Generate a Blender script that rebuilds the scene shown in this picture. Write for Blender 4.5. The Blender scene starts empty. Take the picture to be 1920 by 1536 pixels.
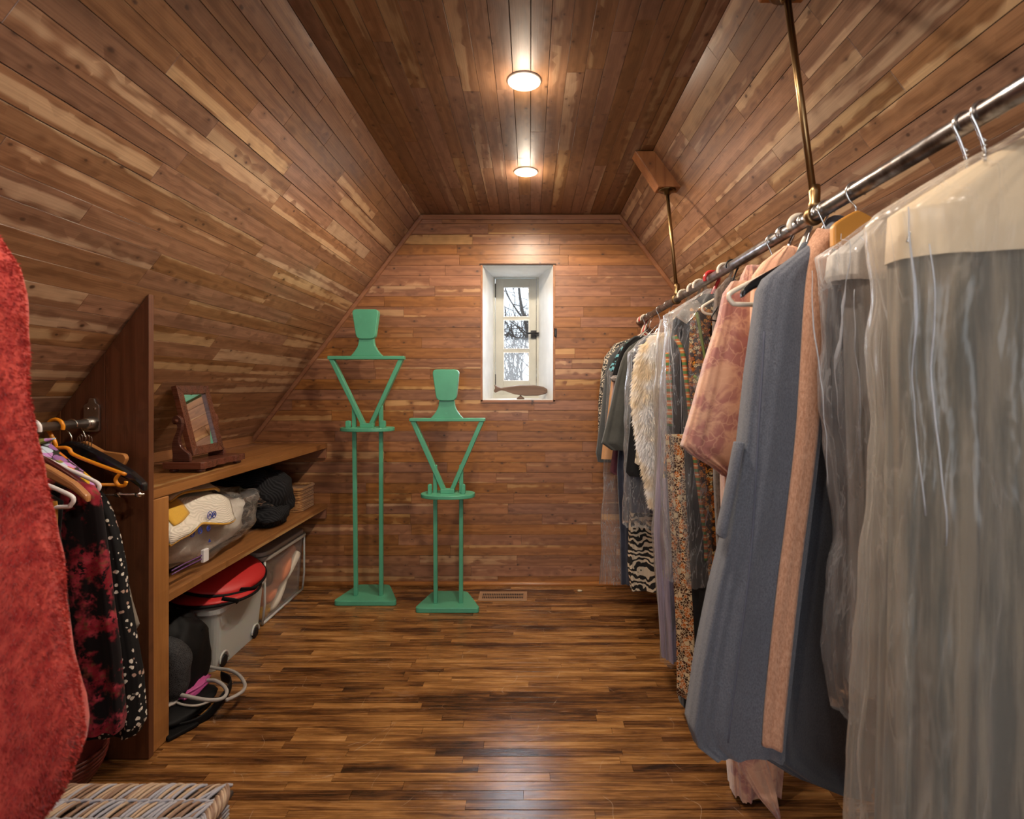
import bpy, bmesh, math, random
import numpy as np
from mathutils import Vector, Matrix, noise

random.seed(7); np.random.seed(7)
S = bpy.context.scene
COL = S.collection
pi = math.pi

# ------------------------------------------------------------------ camera
CAMH, FPX, VX, VY = 1.28, 1000.0, 994.0, 728.0
cd = bpy.data.cameras.new('camera'); cam = bpy.data.objects.new('camera', cd); COL.objects.link(cam)
cam.location = (0, 0, CAMH); cam.rotation_euler = (pi/2, 0, 0)
cd.sensor_fit = 'HORIZONTAL'; cd.sensor_width = 36; cd.lens = 36*FPX/1920
cd.shift_x = (960-VX)/1920; cd.shift_y = (VY-768)/1920
cd.clip_start = 0.05
cd.dof.use_dof = True; cd.dof.focus_distance = 2.4; cd.dof.aperture_fstop = 4.0
S.camera = cam
# ------------------------------------------------------------------ world, daylight, exposure
w = bpy.data.worlds.new('world'); S.world = w; w.use_nodes = True
bg = w.node_tree.nodes['Background']; bg.inputs['Color'].default_value = (0.80, 0.90, 1.0, 1); bg.inputs['Strength'].default_value = 1.8
S.view_settings.view_transform = 'Standard'; S.view_settings.look = 'None'
S.view_settings.gamma = 1; S.view_settings.use_curve_mapping = False
S.view_settings.exposure = 0.47
try: S.cycles.transparent_max_bounces = 24
except Exception: pass
def area_light(name, loc, rot, sx, sy, power, color):
    l = bpy.data.lights.new(name, 'AREA'); l.shape = 'RECTANGLE'; l.size = sx; l.size_y = sy; l.energy = power; l.color = color
    o = bpy.data.objects.new(name, l); o.location = loc; o.rotation_euler = rot; COL.objects.link(o); return o
# overcast daylight: a broad soft sun behind the gable window, and daylight fill added behind the camera for an unseen window
sl_ = bpy.data.lights.new('overcast_sun', 'SUN'); sl_.energy = 30.0; sl_.angle = math.radians(70); sl_.color = (0.74, 0.86, 1.0)
so = bpy.data.objects.new('overcast_sun', sl_); so.rotation_euler = (math.radians(-58), 0, math.radians(4)); COL.objects.link(so)
area_light('rear_daylight_fill', (0.0, -1.38, 1.45), (pi/2, 0, 0), 1.1, 1.3, 12, (0.95, 0.97, 1.0))
WARM = (1.0, 0.83, 0.64)
LAMP_W = 42

# ------------------------------------------------------------------ helpers
def PX(px, Y): return (px-VX)*Y/FPX
def PZ(py, Y): return CAMH-(py-VY)*Y/FPX
def P(px, py, Y): return (PX(px, Y), Y, PZ(py, Y))

def prop(o, label=None, cat=None, group=None, kind=None):
    if label: o['label'] = label
    if cat: o['category'] = cat
    if group: o['group'] = group
    if kind: o['kind'] = kind
    return o
def empty(name, loc, label, cat, group=None, rot=(0,0,0)):
    o = bpy.data.objects.new(name, None); o.location = loc; o.rotation_euler = rot; o.empty_display_size = .05
    COL.objects.link(o); return prop(o, label, cat, group)
def mesh(name, vf, mat, parent=None, smooth=False, bevel=0, sub=0, label=None, cat=None, group=None, kind=None, world=True):
    """one mesh object; coordinates are world coordinates unless world=False (then the parent's own)"""
    v, f = vf
    me = bpy.data.meshes.new(name); me.from_pydata([tuple(a) for a in v], [], [tuple(a) for a in f]); me.update()
    bm = bmesh.new(); bm.from_mesh(me); bmesh.ops.recalc_face_normals(bm, faces=bm.faces); bm.to_mesh(me); bm.free()
    if smooth: me.polygons.foreach_set('use_smooth', [True]*len(me.polygons))
    if mat: me.materials.append(mat)
    o = bpy.data.objects.new(name, me); COL.objects.link(o)
    if parent:
        o.parent = parent
        if world: o.matrix_parent_inverse = wm(parent).inverted()
    if bevel:
        m = o.modifiers.new('bevel', 'BEVEL'); m.width = bevel; m.segments = 2; m.limit_method = 'ANGLE'
    if sub:
        m = o.modifiers.new('sub', 'SUBSURF'); m.levels = sub; m.render_levels = sub
    return prop(o, label, cat, group, kind)
def wm(o):
    m = Matrix.LocRotScale(o.location, o.rotation_euler, o.scale)
    if o.parent: m = wm(o.parent) @ o.matrix_parent_inverse @ m
    return m
def cat_mesh(*parts):
    V, F = [], []
    for v, f in parts:
        n = len(V); V += list(v); F += [tuple(i+n for i in q) for q in f]
    return V, F
def box(x0, x1, y0, y1, z0, z1):
    v = [(x,y,z) for x in (x0,x1) for y in (y0,y1) for z in (z0,z1)]
    return v, [(0,1,3,2),(4,6,7,5),(0,4,5,1),(2,3,7,6),(0,2,6,4),(1,5,7,3)]
def xf(vf, M): return [tuple(M @ Vector(p)) for p in vf[0]], vf[1]
def spline(pts, n=8, closed=False):
    pts = [Vector(p) for p in pts]; out = []
    N = len(pts); rng = range(N if closed else N-1)
    for i in rng:
        p0 = pts[(i-1) % N] if closed or i > 0 else pts[0]*2-pts[1]
        p1, p2 = pts[i], pts[(i+1) % N]
        p3 = pts[(i+2) % N] if closed or i+2 < N else pts[-1]*2-pts[-2]
        for k in range(n):
            t = k/n
            out.append(.5*((2*p1)+(p2-p0)*t+(2*p0-5*p1+4*p2-p3)*t*t+(3*p1-p0-3*p2+p3)*t**3))
    if not closed: out.append(pts[-1])
    return out
def tube(pts, r, seg=8, closed=False, flat=None):
    """sweep a circle (or an ellipse r x flat) along pts; r may be a list"""
    pts = [Vector(p) for p in pts]; N = len(pts); V, F = [], []
    prev = None
    for i, p in enumerate(pts):
        a = pts[(i-1) % N] if closed or i > 0 else p
        b = pts[(i+1) % N] if closed or i < N-1 else p
        t = (b-a).normalized() if (b-a).length > 1e-9 else Vector((0,0,1))
        if prev is None:
            u = t.orthogonal().normalized() if abs(t.y) > .9 else t.cross(Vector((0,1,0))).normalized()
        else:
            u = (prev - t*prev.dot(t)); u = u.normalized() if u.length > 1e-6 else t.orthogonal().normalized()
        prev = u; q = t.cross(u)
        rr = r[i] if isinstance(r, (list, tuple)) else r
        r2 = rr if flat is None else (flat[i] if isinstance(flat, (list, tuple)) else flat)
        for k in range(seg):
            an = 2*pi*k/seg
            V.append(p+u*(math.cos(an)*rr)+q*(math.sin(an)*r2))
    for i in range(N if closed else N-1):
        j = (i+1) % N
        for k in range(seg):
            m = (k+1) % seg
            F.append((i*seg+k, i*seg+m, j*seg+m, j*seg+k))
    if not closed:
        F.append(tuple(range(seg))); F.append(tuple((N-1)*seg+k for k in range(seg)))
    return V, F
def lathe(profile, seg=24, axis='z', loc=(0,0,0)):
    V, F = [], []; n = len(profile)
    for k in range(seg):
        a = 2*pi*k/seg
        for r, h in profile:
            p = (r*math.cos(a), r*math.sin(a), h)
            if axis == 'y': p = (p[0], p[2], p[1])
            if axis == 'x': p = (p[2], p[0], p[1])
            V.append((p[0]+loc[0], p[1]+loc[1], p[2]+loc[2]))
    for k in range(seg):
        m = (k+1) % seg
        for i in range(n-1): F.append((k*n+i, k*n+i+1, m*n+i+1, m*n+i))
    F.append(tuple(k*n for k in range(seg))); F.append(tuple(k*n+n-1 for k in range(seg)))
    return V, F
def prism(outline, t0, t1, plane='xz'):
    n = len(outline); V = []
    for t in (t0, t1):
        for a, b in outline:
            V.append({'xz': (a,t,b), 'xy': (a,b,t), 'yz': (t,a,b)}[plane])
    F = [tuple(range(n)), tuple(range(2*n-1, n-1, -1))]
    for i in range(n): j = (i+1) % n; F.append((i, j, n+j, n+i))
    return V, F
def rounded(poly, r, n=5):
    out = []; N = len(poly)
    for i in range(N):
        p0, p1, p2 = Vector(poly[i-1]), Vector(poly[i]), Vector(poly[(i+1) % N])
        d0 = (p0-p1); d2 = (p2-p1); rr = min(r, d0.length*.45, d2.length*.45)
        a = p1+d0.normalized()*rr; b = p1+d2.normalized()*rr
        for k in range(n+1):
            t = k/n; out.append(tuple(a*(1-t)**2+p1*2*t*(1-t)+b*t*t))
    return out
def lump(c, r, seed=0, amp=.18, freq=2.2, e=1.0, nu=28, nv=18, floor=None):
    """soft crumpled superellipsoid"""
    V, F = [], []
    def sp(x, p): return math.copysign(abs(x)**p, x)
    for j in range(nv+1):
        ph = -pi/2+pi*j/nv
        for i in range(nu):
            th = 2*pi*i/nu
            d = Vector((sp(math.cos(ph),e)*sp(math.cos(th),e), sp(math.cos(ph),e)*sp(math.sin(th),e), sp(math.sin(ph),e)))
            q = d*freq+Vector((seed*7.1, seed*3.3, seed))
            k = 1+amp*(noise.noise(q)+.5*abs(noise.noise(q*2.3)))
            p = Vector((c[0]+d.x*r[0]*k, c[1]+d.y*r[1]*k, c[2]+d.z*r[2]*k))
            if floor is not None: p.z = max(p.z, floor)
            V.append(p)
    for j in range(nv):
        for i in range(nu):
            m = (i+1) % nu
            F.append((j*nu+i, j*nu+m, (j+1)*nu+m, (j+1)*nu+i))
    return V, F

# ------------------------------------------------------------------ materials
class NT:
    def __init__(s, name):
        s.m = bpy.data.materials.new(name); s.m.use_nodes = True; s.t = s.m.node_tree
        s.b = s.t.nodes['Principled BSDF']; s.out = s.t.nodes['Material Output']
    def n(s, typ, ins=None, **pr):
        nd = s.t.nodes.new('ShaderNode'+typ)
        for k, v in pr.items(): setattr(nd, k, v)
        for k, v in (ins or {}).items(): s.set(nd.inputs[k], v)
        return nd
    def set(s, sock, v):
        if isinstance(v, bpy.types.NodeSocket): s.t.links.new(v, sock)
        elif isinstance(v, bpy.types.Node): s.t.links.new(v.outputs[0], sock)
        else:
            if sock.type == 'RGBA' and hasattr(v, '__len__') and len(v) == 3: v = (*v, 1)
            sock.default_value = v
    def bs(s, **k):
        for a, v in k.items(): s.set(s.b.inputs[a.replace('_', ' ')], v)
    def math(s, op, a, b=0.0, c=None, clamp=False):
        nd = s.n('Math', operation=op, use_clamp=clamp); s.set(nd.inputs[0], a); s.set(nd.inputs[1], b)
        if c is not None: s.set(nd.inputs[2], c)
        return nd.outputs[0]
    def vm(s, op, a, b):
        nd = s.n('VectorMath', operation=op); s.set(nd.inputs[0], a); s.set(nd.inputs[1], b); return nd.outputs[0]
    def mix(s, f, a, b, mode='MIX'):
        nd = s.n('Mix', data_type='RGBA', blend_type=mode); nd.clamp_factor = True
        s.set(nd.inputs[0], f); s.set(nd.inputs[6], a); s.set(nd.inputs[7], b); return nd.outputs[2]
    def ramp(s, f, lo, hi, smooth=True):
        nd = s.n('MapRange', interpolation_type='SMOOTHSTEP' if smooth else 'LINEAR')
        s.set(nd.inputs[0], f); s.set(nd.inputs[1], lo); s.set(nd.inputs[2], hi); s.set(nd.inputs[3], 0.); s.set(nd.inputs[4], 1.)
        return nd.outputs[0]
    def cr(s, f, stops, interp='LINEAR'):
        nd = s.n('ValToRGB'); s.set(nd.inputs[0], f); e = nd.color_ramp.elements; nd.color_ramp.interpolation = interp
        while len(e) < len(stops): e.new(.5)
        for el, (p, c) in zip(e, stops): el.position = p; el.color = (*c, 1)
        return nd.outputs[0]
    def noise(s, v, scale, detail=3, rough=.5, dist=0):
        return s.n('TexNoise', {'Vector': v, 'Scale': scale, 'Detail': detail, 'Roughness': rough, 'Distortion': dist}).outputs[0]
    def bump(s, h, strength=.2, dist=.01):
        nd = s.n('Bump', {'Height': h, 'Strength': strength, 'Distance': dist}); s.bs(Normal=nd.outputs[0]); return nd
    def obj(s): return s.n('TexCoord').outputs['Object']
    def rnd(s): return s.n('ObjectInfo').outputs['Random']

def solid(name, col, rough=.5, metal=0., spec=.5, bump=0, bscale=60, **k):
    m = NT(name); m.bs(Base_Color=col, Roughness=rough, Metallic=metal, Specular_IOR_Level=spec)
    for a, v in k.items(): m.set(m.b.inputs[a], v)
    if bump:
        n = m.noise(m.obj(), bscale, 4); m.bump(n, bump, .004)
    return m.m

def wood(name, heart, dark, sap, rough=.36, axis='x', sapamt=.56, tone=(.84, 1.14), knots=.30, knotcol=(.075,.033,.016), freq=70, spec=.45, coat=0):
    m = NT(name)
    sep = m.n('SeparateXYZ', {0: m.obj()}); x, y, z = sep.outputs
    if axis == 'z': x, y, z = z, x, y
    if axis == 'y': x, y, z = y, x, z
    r = m.rnd()
    p = m.n('CombineXYZ', {0: m.math('ADD', x, m.math('MULTIPLY', r, 37.)), 1: m.math('ADD', y, m.math('MULTIPLY', r, 91.)), 2: m.math('ADD', z, m.math('MULTIPLY', r, 23.))}).outputs[0]
    def sc(a, b, c): return m.vm('MULTIPLY', p, (a, b, c))
    # knots: round cells in metres
    ks = 17.0
    vo = m.n('TexVoronoi', {'Vector': sc(ks, ks*1.35, 0.), 'Scale': 1.0, 'Randomness': 1.0}, voronoi_dimensions='3D')
    dist = m.math('DIVIDE', vo.outputs['Distance'], ks)
    csep = m.n('SeparateColor', {0: vo.outputs['Color']})
    has = m.math('GREATER_THAN', csep.outputs[0], knots)
    rad = m.math('MULTIPLY_ADD', csep.outputs[1], .0070, .0028)
    wob = m.math('MULTIPLY_ADD', m.noise(sc(90, 90, 90), 1., 2), .006, -.003)
    dw = m.math('ADD', dist, wob)
    kn = m.math('MULTIPLY', m.math('SUBTRACT', 1., m.ramp(m.math('DIVIDE', dw, rad), .45, 1.25)), has)
    halo = m.math('MULTIPLY', m.math('POWER', 2.718, m.math('MULTIPLY', dist, -52.)), has)
    # figure
    big = m.noise(sc(.7, 7, 7), 1., 2)
    mid = m.noise(sc(3.2, 26, 26), 1., 3)
    phase = m.math('ADD', m.math('MULTIPLY', m.n('SeparateXYZ', {0: p}).outputs[1], float(freq*2)), m.math('ADD', m.math('MULTIPLY', big, 20.), m.math('MULTIPLY', halo, 6.)))
    ring = m.math('MULTIPLY_ADD', m.math('SINE', phase), .5, .5)
    fine = m.noise(sc(5, 260, 260), 1., 4, .6)
    g = m.math('ADD', m.math('MULTIPLY', ring, .17), m.math('ADD', m.math('MULTIPLY', fine, .60), m.math('MULTIPLY', mid, .50)))
    col = m.mix(m.ramp(g, .34, .92), dark, heart)
    sn = m.noise(m.vm('ADD', sc(.38, 15, 15), (5.3, 9.1, 2.)), 1., 1, .35, .06)
    sn = m.math('SUBTRACT', sn, m.math('MULTIPLY', halo, .10))
    sapm = m.math('MULTIPLY', m.ramp(sn, sapamt, sapamt+.05), m.ramp(mid, .30, .48))
    sapc = m.mix(m.ramp(fine, .3, .75), tuple(c*.78 for c in sap), sap)
    col = m.mix(sapm, col, sapc)
    col = m.mix(m.math('MULTIPLY', halo, .55, clamp=True), col, tuple(.55*d+.45*k for d, k in zip(dark, knotcol)))
    col = m.mix(kn, col, knotcol)
    r2 = m.math('FRACT', m.math('MULTIPLY', r, 7.31)); r3 = m.math('FRACT', m.math('MULTIPLY', r, 17.7))
    hsv = m.n('HueSaturation', {'Color': col, 'Value': m.math('MULTIPLY_ADD', r2, tone[1]-tone[0], tone[0]), 'Hue': m.math('MULTIPLY_ADD', r3, .010, .495), 'Saturation': m.math('MULTIPLY_ADD', r3, .2, .88)})
    m.bs(Base_Color=hsv.outputs[0], Specular_IOR_Level=spec, Roughness=m.math('MULTIPLY_ADD', fine, .16, rough-.08))
    if coat: m.bs(Coat_Weight=coat, Coat_Roughness=.24)
    h = m.math('ADD', m.math('MULTIPLY', fine, .35), m.math('ADD', m.math('MULTIPLY', halo, .8), m.math('MULTIPLY', mid, .5)))
    m.bump(h, .22, .004)
    return m.m

CEDAR = wood('cedar_boards', (.35,.180,.090), (.155,.068,.030), (.54,.35,.20), rough=.36, sapamt=.562, spec=.5, coat=.35)
CEDAR_CEIL = wood('cedar_ceiling_boards', (.275,.140,.070), (.150,.070,.032), (.40,.25,.138), rough=.46, sapamt=.59, spec=.3)
CEDAR_BACK = wood('cedar_gable_boards', (.36,.150,.056), (.175,.064,.021), (.54,.295,.125), rough=.40, sapamt=.605, coat=.06)
CEDAR_Z = wood('cedar_upright', (.38,.155,.055), (.20,.07,.022), (.55,.31,.13), axis='z', sapamt=.72, knots=.7)
CEDAR_Y = wood('cedar_shelf', (.36,.165,.07), (.20,.08,.03), (.50,.30,.14), axis='y', sapamt=.66, knots=.75)
POST = wood('pine_post', (.50,.235,.085), (.33,.135,.045), (.58,.31,.13), axis='z', sapamt=.75, knots=.8)
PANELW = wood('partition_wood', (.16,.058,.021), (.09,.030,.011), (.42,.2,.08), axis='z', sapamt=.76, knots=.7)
TRIM = wood('cedar_trim', (.36,.15,.058), (.22,.08,.03), (.5,.28,.12), sapamt=.8, knots=.95)
BLOCK = wood('varnished_block', (.42,.16,.05), (.27,.09,.025), (.5,.24,.09), axis='z', sapamt=.85, knots=.95, rough=.3)
MAHOG = wood('mahogany', (.145,.048,.030), (.065,.022,.016), (.2,.075,.045), sapamt=.9, knots=.99, rough=.28, coat=.3)
FISHW = wood('driftwood', (.19,.115,.078), (.09,.050,.034), (.25,.165,.115), sapamt=.7, knots=.9, rough=.6)
DARKBACK = solid('dark_gap', (.035,.014,.006), .8)

def floor_mat():
    m = NT('worn_floor_strips')
    sep = m.n('SeparateXYZ', {0: m.obj()}); r = m.rnd()
    gp = m.n('NewGeometry').outputs['Position']
    p = m.n('CombineXYZ', {0: m.math('ADD', sep.outputs[0], m.math('MULTIPLY', r, 41.)), 1: m.math('ADD', sep.outputs[1], m.math('MULTIPLY', r, 73.)), 2: m.math('MULTIPLY', r, 11.)}).outputs[0]
    fine = m.noise(m.vm('MULTIPLY', p, (4, 230, 1)), 1., 4, .65)
    streak = m.noise(m.vm('MULTIPLY', p, (3.4, 34, 1)), 1., 5, .65, .8)
    blot = m.noise(m.vm('MULTIPLY', gp, (2.4, 9.0, 1)), 1., 5, .65)
    wear = m.noise(m.vm('MULTIPLY', gp, (2.2, 5.5, 1)), 1., 6, .7)
    g = m.math('ADD', m.math('MULTIPLY', fine, .35), m.math('ADD', m.math('MULTIPLY', streak, .8), m.math('MULTIPLY', blot, .55)))
    g = m.math('ADD', g, m.math('MULTIPLY_ADD', m.math('FRACT', m.math('MULTIPLY', r, 9.7)), .20, -.10))
    col = m.cr(m.ramp(g, .60, 1.10, False), [(0., (.022,.009,.004)), (.28, (.085,.032,.010)), (.55, (.215,.092,.026)), (.8, (.36,.170,.052)), (1., (.48,.25,.09))])
    # pale scuffs where the varnish is worn
    sc = m.math('MULTIPLY', m.ramp(wear, .60, .68), m.ramp(fine, .46, .62))
    col = m.mix(m.math('MULTIPLY', sc, .45), col, (.36,.22,.14))
    # fine scratches
    vo = m.n('TexVoronoi', {'Vector': m.vm('ADD', gp, m.vm('MULTIPLY', m.n('TexNoise', {'Vector': gp, 'Scale': 3.}).outputs[1], (.35,.35,.0))), 'Scale': 3.1}, feature='DISTANCE_TO_EDGE')
    scr = m.math('MULTIPLY', m.math('LESS_THAN', vo.outputs[0], .0022), m.ramp(m.noise(gp, 9., 2), .52, .6))
    col = m.mix(m.math('MULTIPLY', scr, .5), col, (.5,.36,.25))
    m.bs(Base_Color=col, Specular_IOR_Level=.5, Roughness=m.math('ADD', m.math('MULTIPLY_ADD', fine, .20, .16), m.math('MULTIPLY', sc, .2)))
    m.bump(m.math('ADD', fine, streak), .10, .003)
    return m.m
FLOOR = floor_mat()

def paint(name, col, chip=(.75,.66,.5), rough=.38):
    m = NT(name); o = m.obj()
    n = m.noise(o, 7., 4); f = m.noise(m.vm('MULTIPLY', o, (120, 120, 12)), 1., 3)
    c = m.mix(m.ramp(n, .3, .75), tuple(a*.86 for a in col), col)
    pt = m.n('NewGeometry').outputs['Pointiness']
    ch = m.math('MULTIPLY', m.ramp(m.noise(o, 38., 5, .7), .64, .67), .8)
    c = m.mix(ch, c, chip) if chip else c
    m.bs(Base_Color=c, Roughness=rough); m.bump(f, .08, .002)
    return m.m
GREEN = paint('green_paint', (.09,.37,.225), (.10,.40,.25))
GREEN_EDGE = solid('chipped_edge', (.42,.52,.40), .6)
WHITEP = paint('white_plaster', (.80,.81,.80), None, .6)
CREAMP = paint('cream_sash_paint', (.50,.50,.44), None, .45)
BRASS = solid('aged_brass', (.27,.165,.075), .34, 1.)
BRASSD = solid('dark_brass', (.14,.085,.035), .34, 1.)
def pipe_mat():
    m = NT('worn_steel_pipe'); o = m.obj(); n = m.noise(o, 30., 5)
    m.bs(Base_Color=m.mix(m.ramp(n, .4, .65), (.30,.29,.29), (.13,.11,.10)), Metallic=1., Roughness=m.math('MULTIPLY_ADD', n, .25, .20)); return m.m
PIPE = pipe_mat()
STEEL = solid('bright_steel', (.62,.60,.57), .22, 1.)
GALV = solid('galvanised', (.42,.40,.37), .38, 1., bump=.1)
IRON = solid('black_iron', (.02,.02,.022), .5, .6)
BEIGEPL = solid('beige_plastic', (.66,.57,.46), .35)
WHITEPL = solid('white_plastic', (.78,.77,.78), .3)
REDPL = solid('red_plastic', (.50,.03,.03), .35)
ORANGEPL = solid('orange_plastic', (.72,.27,.012), .3)
BLACKPL = solid('black_lacquer', (.008,.008,.010), .16)
BROWNLAC = solid('dark_brown_lacquer', (.07,.014,.012), .18)
HANGWOOD = wood('hanger_wood', (.52,.24,.09), (.40,.17,.06), (.6,.32,.14), sapamt=.85, knots=.99, rough=.3)
YELWOOD = solid('amber_hanger_wood', (.50,.22,.035), .4)

def cloth(name, c1, c2=None, scale=8, rough=.9, sheen=.2, weave=500, bump=.25, stretch=(1,1,1)):
    m = NT(name); o = m.obj()
    if c2:
        n = m.noise(m.vm('MULTIPLY', o, stretch), scale, 5, .6); c = m.mix(m.ramp(n, .38, .62), c1, c2)
    else: c = c1
    f = m.noise(o, weave, 2)
    c = m.mix(m.math('MULTIPLY', m.ramp(f, .35, .7), .35), c, m.mix(1., c, (.55,.55,.55), 'MULTIPLY'))
    m.bs(Base_Color=c, Roughness=rough, Sheen_Weight=sheen, Specular_IOR_Level=.2)
    w_ = m.noise(o, 14., 3)
    m.bump(m.math('ADD', m.math('MULTIPLY', f, .3), w_), bump, .006)
    return m.m
def terry(name, c, dark, scale=260, streak=(1,1,.35)):
    m = NT(name); o = m.obj()
    f = m.noise(m.vm('MULTIPLY', o, streak), scale, 3, .7); b = m.noise(o, 9., 3)
    col = m.mix(m.ramp(f, .32, .68), dark, c)
    col = m.mix(m.math('MULTIPLY', m.ramp(b, .35, .7), .3), col, dark)
    m.bs(Base_Color=col, Roughness=1., Sheen_Weight=.22, Sheen_Roughness=.5, Specular_IOR_Level=.05)
    m.bump(f, .5, .006); return m.m
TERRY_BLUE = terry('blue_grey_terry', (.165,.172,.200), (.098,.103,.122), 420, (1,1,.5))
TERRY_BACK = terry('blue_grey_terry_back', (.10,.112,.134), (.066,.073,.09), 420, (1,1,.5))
TERRY_TAN = terry('tan_terry', (.60,.34,.22), (.42,.21,.125))
TERRY_RED = terry('red_fleece', (.54,.075,.052), (.34,.028,.024), 60, (1,1,.6))
def voro_print(name, base, stops, scale, cover=.5, rough=.85, dims=(1,1,1), line=None):
    """cells of random colour on a ground (flower and leaf prints)"""
    m = NT(name); o = m.vm('MULTIPLY', m.obj(), dims)
    o = m.vm('ADD', o, m.vm('MULTIPLY', m.n('TexNoise', {'Vector': o, 'Scale': scale*1.4}).outputs[1], (.5/scale,)*3))
    vo = m.n('TexVoronoi', {'Vector': o, 'Scale': scale}); cs = m.n('SeparateColor', {0: vo.outputs['Color']})
    colr = m.cr(cs.outputs[0], stops, 'CONSTANT')
    mask = m.math('SUBTRACT', 1., m.ramp(vo.outputs['Distance'], cover, cover+.06))
    c = m.mix(mask, base, colr)
    if line:
        ve = m.n('TexVoronoi', {'Vector': o, 'Scale': scale*2.1}, feature='DISTANCE_TO_EDGE')
        c = m.mix(m.math('LESS_THAN', ve.outputs[0], .07), c, line)
    m.bs(Base_Color=c, Roughness=rough, Specular_IOR_Level=.25); m.bump(m.noise(o, 40., 3), .15, .004)
    return m.m
FLORAL = voro_print('floral_blouse_print', (.03,.028,.022), [(0,(.55,.27,.62)),(.22,(.72,.42,.03)),(.42,(.62,.18,.02)),(.58,(.25,.27,.07)),(.75,(.55,.66,.78)),(.9,(.30,.14,.36))], 34, .62)
BLACKFLOWER = voro_print('black_white_flower_print', (.008,.008,.009), [(0,(.78,.74,.66)),(.6,(.62,.58,.52)),(.85,(.45,.30,.24))], 52, .27)
ORANGE_PRINT = voro_print('orange_gold_print', (.035,.016,.008), [(0,(.45,.12,.015)),(.3,(.60,.24,.03)),(.55,(.62,.48,.26)),(.75,(.25,.07,.015)),(.9,(.50,.17,.02))], 70, .55, line=(.03,.015,.008))
ORANGE_SCROLL = voro_print('orange_scroll_print', (.05,.02,.01), [(0,(.45,.13,.02)),(.35,(.62,.50,.30)),(.6,(.42,.12,.02)),(.85,(.10,.035,.015))], 48, .5, line=(.62,.50,.32))
def velvet_burnout():
    m = NT('red_burnout_velvet'); o = m.obj()
    a = m.noise(o, 9., 4, .65); b = m.noise(o, 42., 4, .7); 
    red = m.mix(m.ramp(m.noise(o, 20., 3), .4, .65), (.19,.010,.02), (.40,.045,.07))
    red = m.mix(m.math('MULTIPLY', m.ramp(b, .55, .62), .6), red, (.13,.075,.03))
    mask = m.math('MULTIPLY', m.ramp(a, .46, .56), m.ramp(b, .36, .46))
    m.bs(Base_Color=m.mix(mask, (.006,.004,.005), red), Roughness=.85, Sheen_Weight=.08, Specular_IOR_Level=.1); m.bump(mask, .2, .003)
    return m.m
VELVET = velvet_burnout()
def brocade():
    m = NT('rose_tan_brocade'); o = m.obj()
    a = m.noise(o, 11., 4, .6, .6); v = m.n('TexVoronoi', {'Vector': m.vm('ADD', o, m.vm('MULTIPLY', m.n('TexNoise', {'Vector': o, 'Scale': 22.}).outputs[1], (.05,.05,.05))), 'Scale': 26.}, feature='DISTANCE_TO_EDGE').outputs[0]
    c = m.mix(m.ramp(a, .42, .58), (.55,.30,.19), (.34,.135,.11))
    c = m.mix(m.math('MULTIPLY', m.math('SUBTRACT', 1., m.ramp(v, .015, .06)), .5), c, (.60,.34,.22))
    m.bs(Base_Color=c, Roughness=.7, Sheen_Weight=.4, Specular_IOR_Level=.3); m.bump(a, .15, .004); return m.m
BROCADE = brocade()
PEACH = cloth('peach_cotton', (.74,.40,.26), None, sheen=.2)
def zebra():
    m = NT('zebra_print'); o = m.obj()
    n = m.n('TexNoise', {'Vector': o, 'Scale': 14.}).outputs[0]
    z = m.n('SeparateXYZ', {0: o}).outputs[2]
    s_ = m.math('SINE', m.math('ADD', m.math('MULTIPLY', z, 190.), m.math('MULTIPLY', n, 26.)))
    m.bs(Base_Color=m.mix(m.ramp(s_, -.1, .15), (.012,.010,.009), (.62,.52,.38)), Roughness=.9); return m.m
ZEBRA = zebra()
def tweed():
    m = NT('salt_pepper_tweed'); o = m.obj(); v = m.n('TexVoronoi', {'Vector': o, 'Scale': 150.})
    m.bs(Base_Color=m.cr(m.n('SeparateColor', {0: v.outputs['Color']}).outputs[0], [(0,(.03,.03,.03)),(.5,(.60,.53,.42)),(.8,(.12,.11,.10))], 'CONSTANT'), Roughness=.95)
    m.bump(v.outputs['Distance'], .4, .004); return m.m
TWEED = tweed()
def stripes_mat(name, stops, freq, axis=2, rough=.85):
    m = NT(name); z = m.n('SeparateXYZ', {0: m.obj()}).outputs[axis]
    m.bs(Base_Color=m.cr(m.math('FRACT', m.math('MULTIPLY', z, freq)), stops, 'CONSTANT'), Roughness=rough); return m.m
RIBBON = stripes_mat('green_orange_ribbon', [(0,(.07,.15,.045)),(.34,(.45,.14,.03)),(.62,(.5,.38,.22)),(.78,(.36,.09,.025))], 30)
DARKSLATE = cloth('slate_wool', (.060,.066,.070), (.045,.050,.054))
CHARCOAL = cloth('charcoal_wool', (.072,.073,.066), (.055,.056,.05))
NAVY = cloth('navy_cloth', (.022,.026,.042), (.04,.045,.07))
BLACKC = cloth('black_cloth', (.008,.008,.009), None)
PLUM = cloth('plum_cloth', (.075,.02,.028), (.12,.035,.045))
TANLEA = solid('tan_leather', (.52,.27,.12), .5, bump=.15)
LAVENDER = cloth('lavender_gauze', (.30,.25,.33), (.22,.185,.25), 12, stretch=(6,6,.5))
MAROONSTR = stripes_mat('maroon_striped_cloth', [(0,(.17,.09,.12)),(.5,(.085,.055,.085))], 55)
AQUA = voro_print('aqua_black_print', (.01,.012,.015), [(0,(.16,.42,.50)),(.5,(.03,.03,.03)),(.75,(.25,.52,.45))], 60, .55)
BEIGEPRINT = voro_print('beige_leaf_print', (.58,.50,.38), [(0,(.15,.13,.10)),(.5,(.35,.24,.18)),(.7,(.55,.48,.36))], 36, .38)
MUSTARD = cloth('mustard_twill', (.42,.20,.025), (.36,.165,.02), bump=.15)
GREYTAUPE = cloth('taupe_cloth', (.22,.19,.155), None)
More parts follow.
